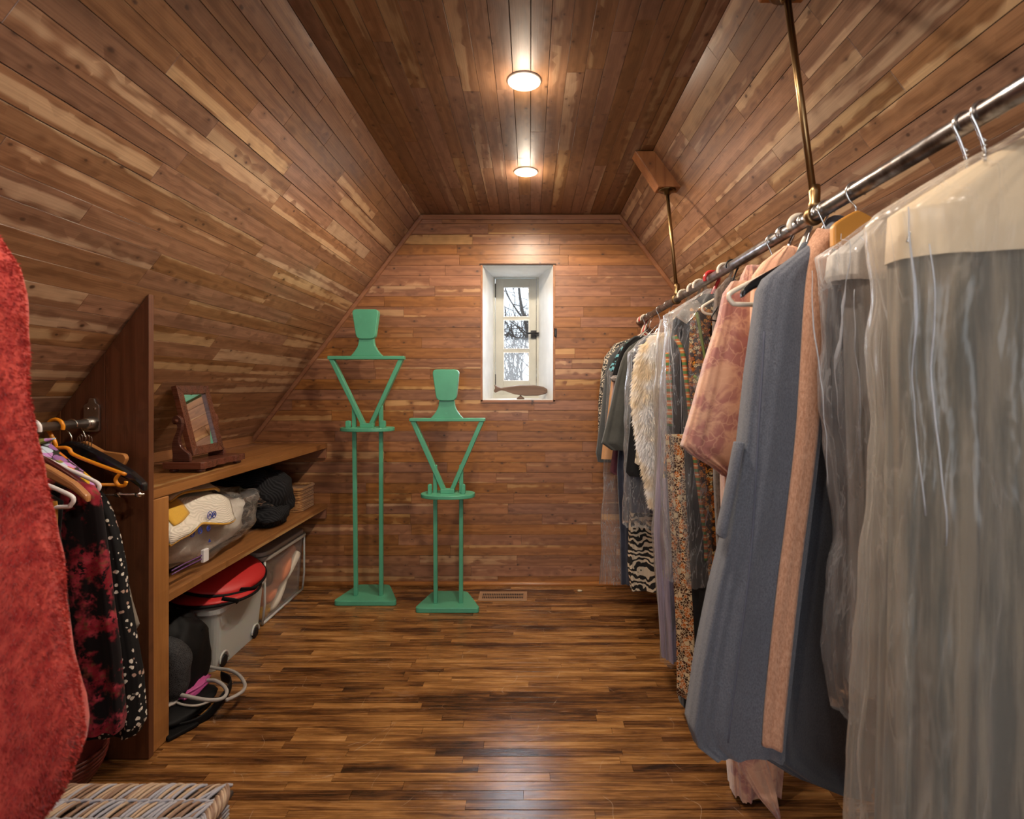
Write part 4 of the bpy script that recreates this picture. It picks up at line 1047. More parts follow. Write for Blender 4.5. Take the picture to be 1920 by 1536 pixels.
# red round nylon bag
rb = empty('round_bag', (-1.52,2.58,.30), 'red round folded nylon bag with black piping on the nearer bin', 'bag')
def disk(c, R, h, rot, mat, name, seed):
    V, F = lump((0,0,0), (R*.9,R,h), seed, .05, 1.5, 1.0, 40, 14)
    M_ = Matrix.Translation(c) @ Matrix.Rotation(rot[0],4,'X') @ Matrix.Rotation(rot[1],4,'Y')
    mesh(name, ([tuple(M_ @ Vector(p)) for p in V], F), mat, rb, smooth=True)
    pts = [tuple(M_ @ Vector((R*.925*math.cos(a), R*1.025*math.sin(a), -.004))) for a in np.linspace(0,2*pi,48,endpoint=False)]
    mesh('piping', tube(pts, .0065, 8, True), BLACKNY, rb, smooth=True, label='black piping')
disk((-1.52,2.60,.385), .225, .046, (.06,.26), REDNYLON, 'upper_disk', 31)
disk((-1.50,2.54,.326), .205, .030, (.0,.08), REDNYLON, 'lower_disk', 32)
for dx in (-.05, .06): mesh('strap', tube(spline([(-1.36+dx*.2,2.42+dx,.345),(-1.318,2.46+dx*1.3,.325),(-1.33,2.50+dx*1.5,.305)],6), .010, 8, flat=.003), BLACKNY, rb, smooth=True)
# black mesh backpack and tote
bp = empty('backpack', (-1.47,2.12,0), 'black backpack with mesh panel slumped behind the pine post', 'backpack')
mesh('body', lump((-1.455,2.17,.172),(.115,.135,.172),41,.16,1.9,.75,40,28,floor=.05), BLACKNY, bp, smooth=True)
mesh('mesh_panel', lump((-1.435,2.075,.185),(.105,.065,.125),42,.10,1.9,.8,34,22,floor=.06), MESHF, bp, smooth=True, label='grey mesh pocket')
mesh('pull_tab', tube([P(372,1180,2.20),P(376,1188,2.19),P(380,1180,2.20)], .004, 6), BLACKNY, bp)
tt = empty('tote_bag', (-1.40,2.13,0), 'black tote bag with grey piped handles lying on the floor by the post', 'tote bag')
mesh('body', lump((-1.41,2.10,.032),(.135,.145,.030),43,.12,2.2,.8,40,20,floor=.002), BLACKNY, tt, smooth=True)
GREYPIPE = solid('grey_piping', (.36,.34,.32), .5)
hA = [(388,1250,2.36),(410,1254,2.35),(430,1257,2.33),(448,1266,2.28),(459,1283,2.21),(455,1296,2.15),(440,1306,2.10),(424,1313,2.06)]
hB = [(388,1276,2.20),(402,1276,2.19),(417,1284,2.17),(425,1297,2.13),(418,1309,2.09),(398,1313,2.07),(370,1310,2.06),(335,1302,2.06)]
for h in (hA, hB): mesh('handle', tube(spline([P(*p) for p in h],6), .0072, 8), GREYPIPE, tt, smooth=True, label='grey piped carrying handle')
mesh('piping', tube(spline([P(*p) for p in ((328,1316,2.06),(345,1322,2.05),(370,1323,2.05),(397,1314,2.07))],6), .0045, 8), solid('pale_piping', (.55,.52,.46), .5), tt, smooth=True)
mesh('strap', tube(spline([(-1.32,2.28,.05),(-1.245,2.22,.055),(-1.225,2.12,.045),(-1.26,2.03,.012),(-1.36,1.975,.010),(-1.39,1.96,.012)],8), .022, 8, flat=.004), BLACKNY, tt, smooth=True)
mesh('strap_end', xf(box(-.030,.030,-.055,.055,0,.014), Matrix.Translation((-1.305,1.985,.002)) @ Matrix.Rotation(-.5,4,'Z')), BLACKNY, tt, bevel=.004)
prop(mesh('satin_cloth', lump((-1.375,2.165,.070),(.045,.085,.020),44,.45,3.,.9,30,16), PINK, smooth=True), 'magenta satin cloth tucked in the black tote bag', 'cloth')
prop(mesh('white_cloth', lump((-1.395,2.055,.070),(.035,.030,.010),45,.3), WHITECL, smooth=True), 'white folded cloth in the mouth of the black tote', 'cloth')

# ------------------------------------------------------------------ left rod and its clothes
LX, LRZ, LR = -1.500, 1.160, .0145
lr = empty('side_rod', (LX,1.2,LRZ), 'galvanised closet rod with steel bracket on the side panel', 'rod')
mesh('pipe', tube([(LX,.2,LRZ),(LX,1.826,LRZ)], LR, 18), GALV, lr, smooth=True)
br = mesh('bracket', prism(rounded([(LX-.030,LRZ-.030),(LX+.024,LRZ-.030),(LX+.024,LRZ+.062),(LX+.010,LRZ+.070),(LX+.008,LRZ+.086),(LX-.012,LRZ+.086),(LX-.014,LRZ+.070),(LX-.030,LRZ+.062)], .008, 3), 1.826, 1.8355), GALV, lr, bevel=.002, label='stamped steel rod bracket')
mesh('socket', lathe([(LR+.0005,1.795),(LR+.004,1.795),(LR+.005,1.815),(LR+.010,1.826)], 20, 'y', (LX,0,LRZ)), GALV, lr, smooth=True)
for dx in (-.015, .010): mesh('screw', lathe([(.0005,1.8225),(.004,1.823),(.005,1.826)], 10, 'y', (LX+dx,0,LRZ+.050)), STEEL, br, smooth=True)
def LVL(Y, rows):
    out = []
    for rw in rows:
        xr = PX(rw[1], Y); xl = PX(rw[3], Y) if len(rw) > 3 else 2*LX-xr
        out.append((PZ(rw[0],Y), xl, xr, rw[2]))
    return out
def lgarment(name, label, cat, Y, rows, mat, **k):
    lf = Loft(LVL(Y, rows), Y, **k); t = empty(name, (LX,Y,lf.z0), label, cat); mesh('body', lf.mesh(), mat, t, smooth=True); return t, lf
lgarment('floral_blouse', 'dark blouse printed with purple and yellow flowers on the left rod', 'blouse', 1.64, [(822,56,.012),(834,80,.03),(855,106,.035),(874,130,.04),(888,153,.04),(898,167,.04),(915,174,.04),(1060,178,.045)], FLORAL, seed=3)
t, lf = lgarment('velvet_dress', 'black and red burnout velvet dress on the left rod', 'dress', 1.57, [(893,110,.02),(901,137,.03),(912,172,.035),(927,183,.035),(944,187,.035),(982,192,.035),(1051,201,.038),(1128,209,.04),(1222,222,.04),(1346,233,.042),(1368,228,.042)], VELVET, seed=4, amp=(.002,.012))
lgarment('star_flower_dress', 'black dress scattered with small white flowers next to the side panel', 'dress', 1.71, [(900,150,.015),(916,181,.025),(935,196,.03),(961,209,.03),(1004,222,.03),(1060,233,.032),(1119,238,.035),(1200,252,.035),(1265,263,.035),(1355,268,.035),(1376,258,.03)], BLACKFLOWER, seed=5, amp=(.002,.010))
lgarment('taupe_skirt', 'taupe cloth corner showing behind the flowered black dress', 'skirt', 1.775, [(1010,225,.012),(1080,236,.015),(1128,246,.018),(1172,259,.018),(1184,252,.016)], GREYTAUPE, seed=6, amp=(.001,.006))
lgarment('mustard_trousers', 'mustard trousers folded over the white hanger bar', 'trousers', 1.485, [(940,107,.006),(950,107.5,.012),(1000,106,.016),(1180,103,.02)], MUSTARD, seed=7, amp=(.001,.006))
lgarment('black_tunic', 'black long tunic hanging behind the mustard trousers', 'tunic', 1.512, [(905,60,.006),(940,118,.008),(1000,112,.009),(1200,135,.010),(1360,150,.010)], BLACKC, seed=8)
def on_left(y, **k): return dict(x=LX, z=LRZ, rr=LR, **k)
plastic_hanger(1.605, WHITEPL, 'white plastic hanger under the floral blouse, hook seen on the left rod', width=.19, neck=.075, r=.0062, x=LX, z=LRZ, rr=LR)
plastic_hanger(1.485, WHITEPL, 'white plastic hanger holding the mustard trousers', width=.215, neck=.085, drop=.090, r=.0062, x=LX, z=LRZ, rr=LR)
plastic_hanger(1.685, ORANGEPL, 'orange plastic notched hanger on the left rod', width=.222, neck=.068, drop=.085, r=.0058, x=LX, z=LRZ, rr=LR, notch=True)
wooden_hanger(1.53, HANGWOOD, 'light wooden hanger end beside the white plastic hanger', width=.235, drop=.125, neck=.05, thick=.011, deep=.045, x=LX, z=LRZ, rr=LR)
wooden_hanger(1.585, BROWNLAC, 'glossy dark brown hanger end inside the velvet dress', width=.215, drop=.130, neck=.06, thick=.010, deep=.035, x=LX, z=LRZ, rr=LR)
wooden_hanger(1.745, BLACKPL, 'wide glossy black suit hanger on the left rod', width=.242, drop=.128, neck=.052, thick=.014, deep=.055, x=LX, z=LRZ, rr=LR)
# trouser hanger: wood bar above a chrome clip bar
th = empty('clip_hanger', (LX,1.80,LRZ), 'wooden trouser hanger with chrome clip bar against the side panel', 'hanger')
mesh('hook', tube(hook_pts(LX,1.800,LRZ-.001,LR+.004,.06), .0022, 8), STEEL, th, smooth=True)
mesh('wood_bar', prism(rounded([(LX-.14,LRZ-.115),(LX-.135,LRZ-.102),(LX,LRZ-.058),(LX+.06,LRZ-.092),(LX+.135,LRZ-.102),(LX+.142,LRZ-.118),(LX+.130,LRZ-.142),(LX,LRZ-.100),(LX-.130,LRZ-.140)], .006, 3), 1.790, 1.808), HANGWOOD, th, bevel=.004)
mesh('clip_bar', tube([(LX-.20,1.800,LRZ-.243),(LX+.198,1.800,LRZ-.238)], .0032, 8), STEEL, th, smooth=True)
mesh('clip_wire', tube(spline([(LX+.115,1.80,LRZ-.135),(LX+.175,1.80,LRZ-.19),(LX+.182,1.80,LRZ-.238)],5), .0018, 6), STEEL, th, smooth=True)
for dx in (.11, .178): mesh('clip', cat_mesh(lathe([(.0034,-.008),(.008,-.008),(.009,0),(.008,.008),(.0034,.008)], 14, 'x', (LX+dx,1.80,LRZ-.2395))), STEEL, th, smooth=True)
wc = empty('wire_clips', (LX+.05,1.79,LRZ-.06), 'bunch of small wire hooks on the black suit hanger', 'hooks')
for i, (a, b) in enumerate(((148,822),(152,818),(158,820),(165,819),(170,822))):
    mesh('wire_hook', tube(spline([P(a-3,b+6,1.775),P(a-2,b-2,1.775),P(a+1,b-3,1.775),P(a+3,b+4,1.775),P(a+1,b+16,1.775),P(a+4,b+22,1.775)],5), .0012, 6), STEEL, wc, smooth=True)
# red fleece robe, close to the camera
RY = .86
rr_ = empty('fleece_robe', (-1.05,RY,1.7), 'thick fluffy red fleece robe hanging closest at the left edge', 'robe')
rows = [(489,0),(542,12),(605,25),(667,34),(761,47),(839,59),(902,66),(958,74),(987,80),(1072,95),(1158,110),(1222,119),(1277,130),(1341,144),(1393,145),(1435,136),(1470,123),(1534,86),(1590,52)]
lev = [(1.72,-1.08,-1.02,.03),(1.66,-1.16,-.94,.06)]+[(PZ(a,RY), -1.30 if i > 1 else -1.22, PX(b,RY)-.006, .085) for i, (a, b) in enumerate(rows)]
rl = Loft(lev, RY, amp=(.004,.010), k=(5,9), seed=12, crumple=.012, nseg=110, nring=60, e=.8)
mesh('body', rl.mesh(), TERRY_RED, rr_, smooth=True)
mesh('pile', fur(rl, 60000, .0075, .0009, 5, .8, (0.02,1), (pi*.98, 2.12*pi), .75), TERRY_RED, rr_, kind='stuff')
mesh('hanging_loop', tube([(-1.05,RY,1.715),(-1.045,RY,1.745),(-1.10,RY,1.80),(-1.17,RY,1.805)], .004, 6), TERRY_RED, rr_)
# dark woven bowl on the floor behind the dresses
wbk = empty('woven_bowl', (-1.50,1.69,0), 'dark red woven bowl on the floor under the dresses', 'bowl')
mesh('bowl', lathe([(.001,.004),(.07,.002),(.105,.04),(.125,.09),(.128,.125),(.122,.125),(.10,.05),(.06,.012),(.001,.012)], 36, 'z', (-1.50,1.69,0)), REDWOVEN, wbk, smooth=True)
for i in range(9):
    u = i/8; r = .078+.050*math.sin(u*pi/2); z = .010+.112*u
    mesh('coil', tube([(-1.50+r*math.cos(a),1.69+r*math.sin(a),z) for a in np.linspace(0,2*pi,40,endpoint=False)], .0052, 6, True), REDWOVEN, wbk, smooth=True)

# ------------------------------------------------------------------ willow hamper at the front
HZ, HX1, HX0, HY1, HY0 = .355, -.688, -1.32, 1.252, .72
hp = empty('willow_hamper', ((HX0+HX1)/2, (HY0+HY1)/2, 0), 'grey brown willow hamper with a woven lid at the bottom edge', 'hamper')
r_ = random.Random(3)
can = {0: [], 1: [], 2: []}
def strand(pts, r, n=4): can[r_.choice((0,1,1,2,2,0))].append(tube(spline(pts, n), r, 6))
rowsY = [HY1-.012-.052*k for k in range(11)]
for j, (yA, yB_) in enumerate(zip(rowsY[:-1], rowsY[1:])):
    x = HX0-.03
    while x < HX1+.0:
        le = .030+r_.uniform(-.006,.008); dz = r_.uniform(-.003,.003)
        p0 = (x+le, yA+.008, HZ-.005); p1 = (x+le*.75, yA-.008, HZ+.004+dz); p2 = (x+le*.3, yB_+.012, HZ+.003+dz); p3 = (x, yB_-.006, HZ-.006)
        if p0[0] < HX1-.004: strand([p0,p1,p2,p3], .0034+r_.uniform(0,.0010))
        x += .0108+r_.uniform(-.002,.003)
    # twisted rail between two rows
    for k in range(2):
        can[0].append(tube([(xx, yB_+.004*math.sin(xx*120+k*pi), HZ+.002+.0045*math.cos(xx*120+k*pi)) for xx in np.arange(HX0, HX1-.01, .008)], .0034, 6))
for k in range(70):   # rim strands along the right edge
    y = HY1-.018-.50*k/69
    strand([(HX1-.022,y+.01,HZ+.000),(HX1-.010,y-.004,HZ+.008),(HX1+.002,y-.020,HZ+.002),(HX1+.004,y-.034,HZ-.012)], .0034)
for k in range(10):
    strand([(HX1-.060,HY1-.05*k-.07,HZ+.004),(HX1-.025,HY1-.05*k-.030,HZ+.008),(HX1-.004,HY1-.05*k-.012,HZ+.002)], .0036)
lidm = [CANE_A, CANE_B, CANE_C]; nmz = ['grey_strands', 'tan_strands', 'brown_strands']
lid = mesh('lid', box(HX0, HX1-.004, HY0, HY1-.004, HZ-.026, HZ-.014), solid('hamper_dark', (.035,.022,.015), .8), hp, bevel=.004)
for k in (0,1,2): mesh(nmz[k], cat_mesh(*can[k]), lidm[k], lid, smooth=True, kind='stuff')
body = mesh('body', box(HX0+.012, HX1-.016, HY0+.012, HY1-.016, .002, HZ-.026), CANE_C, hp)
can = {0: [], 1: [], 2: []}
for i in range(36):
    z = .008+i*.0088
    for k in range(2):
        q = 1 if k else -1
        pts = [(xx, HY1-.014+.004*q*math.sin(xx*60), z) for xx in np.arange(HX0+.02, HX1-.02, .026)]+[(HX1-.012+.004*q*math.sin(yy*60), yy, z) for yy in np.arange(HY1-.024, HY0, -.026)]
        can[r_.choice((0,1,2))].append(tube(pts, .0040, 5))
for k in (0,1,2): mesh(nmz[k], cat_mesh(*can[k]), lidm[k], body, smooth=True, kind='stuff')
# ------------------------------------------------------------------ clothes on the long pipe, gable end first
garment('tweed_jacket', 'black and cream speckled tweed jacket, last garment before the gable wall', 'jacket', 3.29, [(632,1190,.012),(645,1152,.03),(670,1133,.04),(700,1127,.045),(757,1121.5,.045),(800,1121,.045),(845,1121,.045)], TWEED, seed=21, amp=(.001,.006))
garment('slate_jacket', 'dark slate jacket hanging next to the speckled tweed jacket', 'jacket', 3.17, [(630,1190,.012),(650,1160,.03),(670,1142,.04),(700,1135,.045),(757,1129,.045),(800,1124,.045),(850,1117.5,.045),(866,1121,.04)], DARKSLATE, seed=22, amp=(.001,.006))
garment('tan_leather_skirt', 'tan leather hem showing under the charcoal jacket', 'skirt', 3.035, [(650,1166,0.0080),(715,1146,0.0120),(780,1139,0.0120),(835,1130,0.0120),(861,1127,0.0120)], TANLEA, seed=23, amp=(.001,.003))
garment('aqua_print_blouse', 'aqua and black printed blouse with short sleeve near the gable end', 'blouse', 3.01, [(634,1190,0.0048),(644,1172,0.0100),(655,1163,0.0120),(675,1150,0.0120),(693,1142,0.0120),(697,1146,0.0112)], AQUA, seed=24, amp=(.001,.003))
t, lf, o = garment('black_jacket', 'black jacket with a grey fur cuff beside the charcoal jacket', 'jacket', 2.965, [(632,1190,0.0048),(645,1172,0.0100),(662,1162,0.0120),(690,1152,0.0120),(704,1148,0.0120)], BLACKC, seed=25, amp=(.001,.003))
mesh('fur_cuff', lump(P(1156,711,2.95),(.030,.03,.020),26,.3), cloth('grey_fur', (.30,.27,.25), (.16,.14,.13), 60), t, smooth=True, label='grey fur cuff')
garment('rose_tunic', 'pale rose tunic sleeve between tan leather and charcoal jacket', 'tunic', 2.985, [(650,1172,0.0075),(718,1149,0.0100),(780,1143,0.0100),(820,1137,0.0100)], cloth('rose_beige', (.50,.33,.28), (.42,.25,.22)), seed=27, amp=(.001,.003))
garment('plum_dress', 'plum dress with ragged hem below the charcoal jacket', 'dress', 2.935, [(660,1182,0.0080),(820,1152,0.0120),(885,1143,0.0140),(890,1150,0.0120)], PLUM, seed=28, amp=(.001,.006))
garment('black_skirt', 'black skirt hanging long beneath the charcoal jacket', 'skirt', 2.9, [(700,1180,0.0080),(840,1160,0.0160),(880,1157,0.0160),(1000,1163,0.0160),(1096,1165,0.0160)], NAVY, seed=29, amp=(.001,.010))
garment('charcoal_jacket', 'plain charcoal wool jacket with a wide flared sleeve by the gable end', 'jacket', 2.845, [(636,1200,0.0096),(650,1180,0.0240),(662,1171,0.0320),(680,1164,0.0360),(720,1153,0.0360),(760,1145,0.0360),(800,1136,0.0360),(831,1128,0.0360),(844,1146,0.0320)], CHARCOAL, seed=30, amp=(.001,.005))
garment('zebra_dress', 'zebra striped black and cream dress showing low under the bags', 'dress', 2.765, [(700,1200,0.0150),(980,1180,0.0300),(1060,1177,0.0300),(1106,1182,0.0263)], ZEBRA, seed=31, amp=(.002,.012))
garment('navy_dress', 'navy dress inside the clear bag beside the white fur', 'dress', 2.675, [(632,1210,0.0072),(652,1190,0.0180),(680,1184,0.0240),(760,1181,0.0270),(880,1178,0.0300),(960,1182,0.0300)], NAVY, seed=32, amp=(.002,.012))
t, lf, o = garment('black_coat', 'black coat with a gold belt loop left of the white fur', 'coat', 2.605, [(640,1215,0.0078),(660,1200,0.0195),(720,1191,0.0195),(790,1182,0.0208),(885,1173,0.0221),(893,1180,0.0195)], BLACKC, seed=33, amp=(.001,.004))
mesh('gold_tab', band(lf, [(PX(1193,2.6),PZ(765,2.6)),(PX(1192,2.6),PZ(785,2.6))], [.03], .004, .004), solid('gold_tab', (.50,.24,.03), .35, .3), t, label='gold tab')
garment('leaf_print_vest', 'beige leaf print vest panel just left of the white fur', 'vest', 2.555, [(690,1215,0.0096),(795,1200,0.0144),(868,1190,0.0160),(872,1196,0.0144)], BEIGEPRINT, seed=34, amp=(.001,.003))
# white fur
WF = NT('white_fur'); o_ = WF.obj(); 
WF.bs(Base_Color=WF.mix(WF.ramp(WF.noise(o_, 9., 3), .4, .65), (.90,.88,.86), (.80,.66,.46)), Roughness=.9, Sheen_Weight=.3); WF = WF.m
fy = 2.47
t, lf, o = garment('white_fur_stole', 'long shaggy white fur stole hanging among plastic bags', 'fur stole', fy, [(622,1246,.02,1276),(632,1226,.04,1274),(648,1210,.05,1270),(668,1201,.055,1268),(700,1196,.055,1264),(745,1193,.055,1258),(790,1198,.05,1252),(830,1204,.045,1248),(870,1212,.04,1244),(905,1220,.03,1242),(940,1226,.02,1240)], WF, seed=35, amp=(.002,.006), e=.85)
mesh('fur', fur(lf, 24000, .040, .0012, 6, 1.2, (0,1), (0,2*pi), .55), WF, t, kind='stuff')
garment('striped_maroon_dress', 'maroon fine striped dress right of the white fur', 'dress', 2.38, [(650,1262,.012),(680,1246,.03),(740,1236,.035),(860,1232,.035),(1000,1226,.035)], MAROONSTR, seed=36, amp=(.001,.006))
garment('lavender_gown', 'long lavender gauze gown in a milky bag', 'gown', 2.28, [(610,1268,.012),(640,1250,.03),(700,1240,.04),(900,1232,.05),(1000,1228,.055),(1232,1243,.05)], LAVENDER, seed=37, amp=(.002,.016), k=(7,15))
# printed caftan
cy = 2.06
t, lf, o = garment('printed_caftan', 'black caftan with orange and gold printed bands and striped ribbons', 'caftan', cy, [(552,1318,.012),(575,1282,.03),(600,1263,.045),(680,1254,.05),(820,1251,.055),(1000,1262,.06),(1180,1273,.06),(1318,1276,.06)], BLACKC, seed=38, amp=(.002,.009), k=(5,9))
def Bp(pts): return [(PX(a,cy-.055), PZ(b,cy-.055)) for a, b in pts]
mesh('print_band', band(lf, Bp([(1267,815),(1271,900),(1276,1000),(1282,1100),(1287,1200),(1288,1316)]), [.058,.056,.054,.054,.054,.052], .004, .004, 6), ORANGE_SCROLL, t, smooth=True, label='orange and cream scroll printed band')
mesh('print_panel', band(lf, Bp([(1322,575),(1325,680),(1330,800),(1338,900),(1346,1000),(1352,1095)]), [.10,.135,.14,.12,.11,.09], .003, .004, 8), ORANGE_PRINT, t, smooth=True, label='orange and gold flower printed panel')
for pts in ([(1268,628),(1281,660),(1288,720),(1295,790),(1302,860),(1311,930),(1321,1015),(1322,1050)], [(1257,660),(1259,720),(1260,800)]):
    mesh('ribbon', band(lf, Bp(pts), [.016], .008, .004, 2), RIBBON, t, smooth=True, label='green and orange striped ribbon')
GREENTR = solid('green_braid', (.16,.20,.05), .7)
for pts in ([(1308,585),(1316,640),(1324,675),(1340,668)], [(1300,705),(1322,718),(1345,700)], [(1322,720),(1306,750)]):
    mesh('braid', band(lf, Bp(pts), [.012], .010, .004, 2), GREENTR, t, smooth=True, label='green braid trim')
garment('caftan_sleeve_tunic', 'orange printed tunic cuff with green edge beside the caftan band', 'tunic', 2.19, [(600,1285,0.0072),(700,1262,0.0180),(840,1247,0.0180),(882,1243,0.0180),(896,1242,0.0180)], ORANGE_PRINT, seed=39, amp=(.001,.005))
garment('brown_lace_dress', 'dark brown lace dress behind the rose brocade robe', 'dress', 1.88, [(520,1370,.012),(545,1342,.03),(590,1338,.035),(700,1336,.04),(900,1340,.04),(1100,1350,.04)], BROWNLACE, seed=40, amp=(.001,.006))
# brocade robe
t, lf, o = garment('brocade_robe', 'long rose and tan brocade robe with a wide sleeve', 'robe', 1.68, [(498,1400,.012),(515,1392,.03),(560,1380,.045),(700,1372,.05),(890,1353,.05),(1000,1357,.055),(1200,1361,.055),(1410,1366,.055),(1482,1372,.05)], BROCADE, seed=41, amp=(.002,.012))
sl = Loft(LV(1.585, [(528,1372,.015,1412),(550,1357,.028,1420),(600,1347,.034,1430),(680,1322,.040,1430),(760,1301,.042,1428),(836,1279,.042,1424),(852,1296,.04,1420),(875,1335,.035,1414),(893,1358,.03,1408)]), 1.585, amp=(.002,.008), k=(3,7), seed=42)
mesh('sleeve', sl.mesh(), BROCADE, t, smooth=True)
tl = Loft(LV(1.50, [(1380,1372,.01,1420),(1440,1386,.012,1442),(1490,1418,.012,1455),(1534,1456,.006,1463)]), 1.50, amp=(.001,.004), seed=43, nring=14)
mesh('sash_end', tl.mesh(), BROCADE, t, smooth=True)
garment('peach_shirt', 'plain peach cotton shirt shoulder behind the beige plastic hanger', 'shirt', 1.46, [(446,1480,.010),(450,1474,.016),(460,1462,.024),(490,1432,.03),(516,1412,.034),(560,1409,.036),(800,1408,.04),(1000,1408,.04)], PEACH, seed=44, amp=(.002,.006))
# terry robe
ty = 1.275
t = empty('terry_robe', (RX,ty,1.6), 'blue grey terry bathrobe with a tan lapel band', 'bathrobe')
bk = Loft(LV(1.37, [(455,1505,.015,1650),(480,1490,.03,1680),(560,1450,.04,1720),(800,1430,.045,1700),(1000,1412,.05,1690),(1250,1395,.05,1690),(1400,1405,.05,1690),(1440,1470,.045,1690),(1462,1530,.04,1690),(1478,1600,.03,1690)]), 1.37, amp=(.002,.016), k=(5,9), seed=46, nseg=120)
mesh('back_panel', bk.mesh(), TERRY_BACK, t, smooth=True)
ft = Loft(LV(ty, [(418,1556,.012,1582),(436,1538,.022,1584),(460,1514,.030,1580),(492,1470,.036,1574),(522,1431,.040,1568),(545,1419,.042,1564),(575,1415,.045,1560),(700,1398,.05,1540),(830,1384,.05,1529),(1000,1355,.05,1509),(1100,1330,.05,1496),(1230,1304,.05,1481),(1349,1287,.05,1467),(1380,1296,.048,1464),(1406,1330,.045,1462)]), ty, amp=(.0015,.011), k=(3,7), seed=47, nseg=120, nring=60)
mesh('front_panel', ft.mesh(), TERRY_BLUE, t, smooth=True)
Tp = lambda pts, Y=ty-.052: [(PX(a,Y), PZ(b,Y)) for a, b in pts]
mesh('lapel_band', band(ft, Tp([(1566,424),(1549,462),(1538,520),(1530,590),(1522,700),(1512,830),(1491,1000),(1479,1090),(1463,1230),(1451,1345),(1448,1403)]), [.038,.050,.052,.052,.050,.046,.042,.042,.042,.040,.040], .004, .012, 6), TERRY_TAN, t, smooth=True, label='tan lapel band')
mesh('seam', band(ft, Tp([(1438,620),(1424,800),(1412,1000),(1390,1200),(1366,1395)]), [.004], .0005, .0022, 2), solid('seam_thread', (.10,.105,.14), .9), t, smooth=True, label='dark stitched seam')
mesh('pocket_edge', tube(spline([P(1386,830,ty-.035),P(1380,860,ty-.04),P(1369,920,ty-.04),P(1356,980,ty-.04),P(1352,1003,ty-.035)],6), .011, 10, flat=.020), TERRY_BLUE, t, smooth=True)
mesh('collar', tube(spline([P(1578,500,1.25),P(1580,455,1.255),P(1578,425,1.27),P(1570,416,1.30),P(1560,425,1.34)],6), [.016]+[.022]*23+[.018], 12, flat=[.010]+[.016]*23+[.01]), TERRY_BLUE, t, smooth=True, label='rolled blue grey collar')
mesh('cloth_loop', prism([(PX(1486,ty),PZ(1050,ty)),(PX(1494,ty),PZ(1080,ty)),(PX(1497,ty),PZ(1240,ty)),(PX(1490,ty),PZ(1180,ty))], 1.300, 1.304), solid('dark_slate_tie', (.03,.04,.04), .8), t)
wooden_hanger(1.155, YELWOOD, 'amber wooden hanger between the terry robe and the plastic bag', width=.052, neck=.045, drop=.03, deep=.10, thick=.010)
# hangers in view on the long pipe
for i, (py, lab) in enumerate(((596,'thin wire hanger hook farthest along the pipe at the gable end'), (592,'thin wire hanger hook second from the gable end'), (580,'thin wire hook just before the far drop pole'), (571,'thin wire hook between the red hanger and the far drop pole'), (451,'single wire hook on the bare stretch of pipe'), (398,'wire hook right behind the near pole fitting'), (391,'second wire hook past the near pole fitting'))):
    wire_hook(rodY(py), lab, width=.09, neck=.07, flip=-1 if i % 2 else 1, body=i not in (4,))
for py, mat, lab in ((601, BEIGEPL, 'beige plastic hanger nearest the gable wall'), (599, REDPL, 'red plastic hanger at the gable end, above the charcoal jacket'), (597.5, BEIGEPL, 'beige plastic hanger beside the gable end red hanger')):
    plastic_hanger(min(3.38, rodY(py)), mat, lab, width=.07, drop=.04, flip=-1)
plastic_hanger(2.45, BEIGEPL, 'beige plastic hanger above the white fur', width=.07, drop=.04, flip=-1)
plastic_hanger(2.30, BEIGEPL, 'beige plastic hook first left of the bigger red hook', width=.07, drop=.04, flip=-1)
plastic_hanger(2.22, BEIGEPL, 'beige plastic hook second left of the bigger red hook', width=.07, drop=.04, flip=-1)
plastic_hanger(2.07, REDPL, 'red plastic hanger hook above the printed caftan', width=.07, drop=.04, r=.007, flip=-1)
plastic_hanger(1.93, BEIGEPL, 'beige plastic hook just right of the red hook above the caftan', width=.07, drop=.04, flip=-1)
wire_hook(1.86, 'black wire hanger hook between caftan and brocade robe', mat=IRON, width=.07, r=.003, flip=-1)
wire_hook(1.475, 'bent steel hanger hook in the peach shirt collar', mat=STEEL, width=.08, r=.0045, neck=.09, flip=-1)
plastic_hanger(1.395, BEIGEPL, 'large beige plastic hanger between peach shirt and terry robe', width=.172, neck=.088, drop=.085, r=.0068, flip=-1)
wooden_hanger(1.365, BLACKPL, 'black hanger tip poking out beside the terry robe', width=.165, neck=.085, drop=.085, deep=.045, thick=.012, flip=-1)
# garment bags
bag('clear_garment_bag', 'long clear plastic bag hanging to the floor at the gable end', 3.085, [(636,1190,.010),(650,1163,.02),(700,1137,.026),(860,1129,.03),(1000,1127,.032),(1094,1125,.03)], seed=51)
bag('clear_garment_bag', 'clear plastic bag over the navy dress left of the white fur', 2.66, [(626,1215,.015),(640,1196,.05),(660,1178,.07),(700,1177,.08),(760,1174,.085),(830,1170,.085),(985,1171,.08)], seed=52, crumple=.016)
o, lf = bag('clear_garment_bag', 'milky long plastic bag over the lavender gown', 2.30, [(586,1278,.015),(600,1240,.05),(640,1232,.07),(900,1228,.08),(1000,1224,.085),(1240,1240,.08)], POLYHAZE, seed=53)
o, lf = bag('clear_garment_bag', 'clear plastic bag with folded flap over the printed caftan', 2.08, [(541,1345,.015),(560,1296,.05),(590,1246,.075),(700,1243,.085),(900,1240,.09),(1086,1252,.09)], seed=54, crumple=.014)
fq = [P(1256,586,1.985), P(1306,562,1.975), P(1316,572,1.97), P(1288,607,1.965)]
fl_ = []
for i in range(8):
    for j in range(8):
        u, v = i/7, j/7
        p = (Vector(fq[0])*(1-u)*(1-v)+Vector(fq[1])*u*(1-v)+Vector(fq[3])*(1-u)*v+Vector(fq[2])*u*v); fl_.append(p+noise.noise_vector(p*25)*.006)
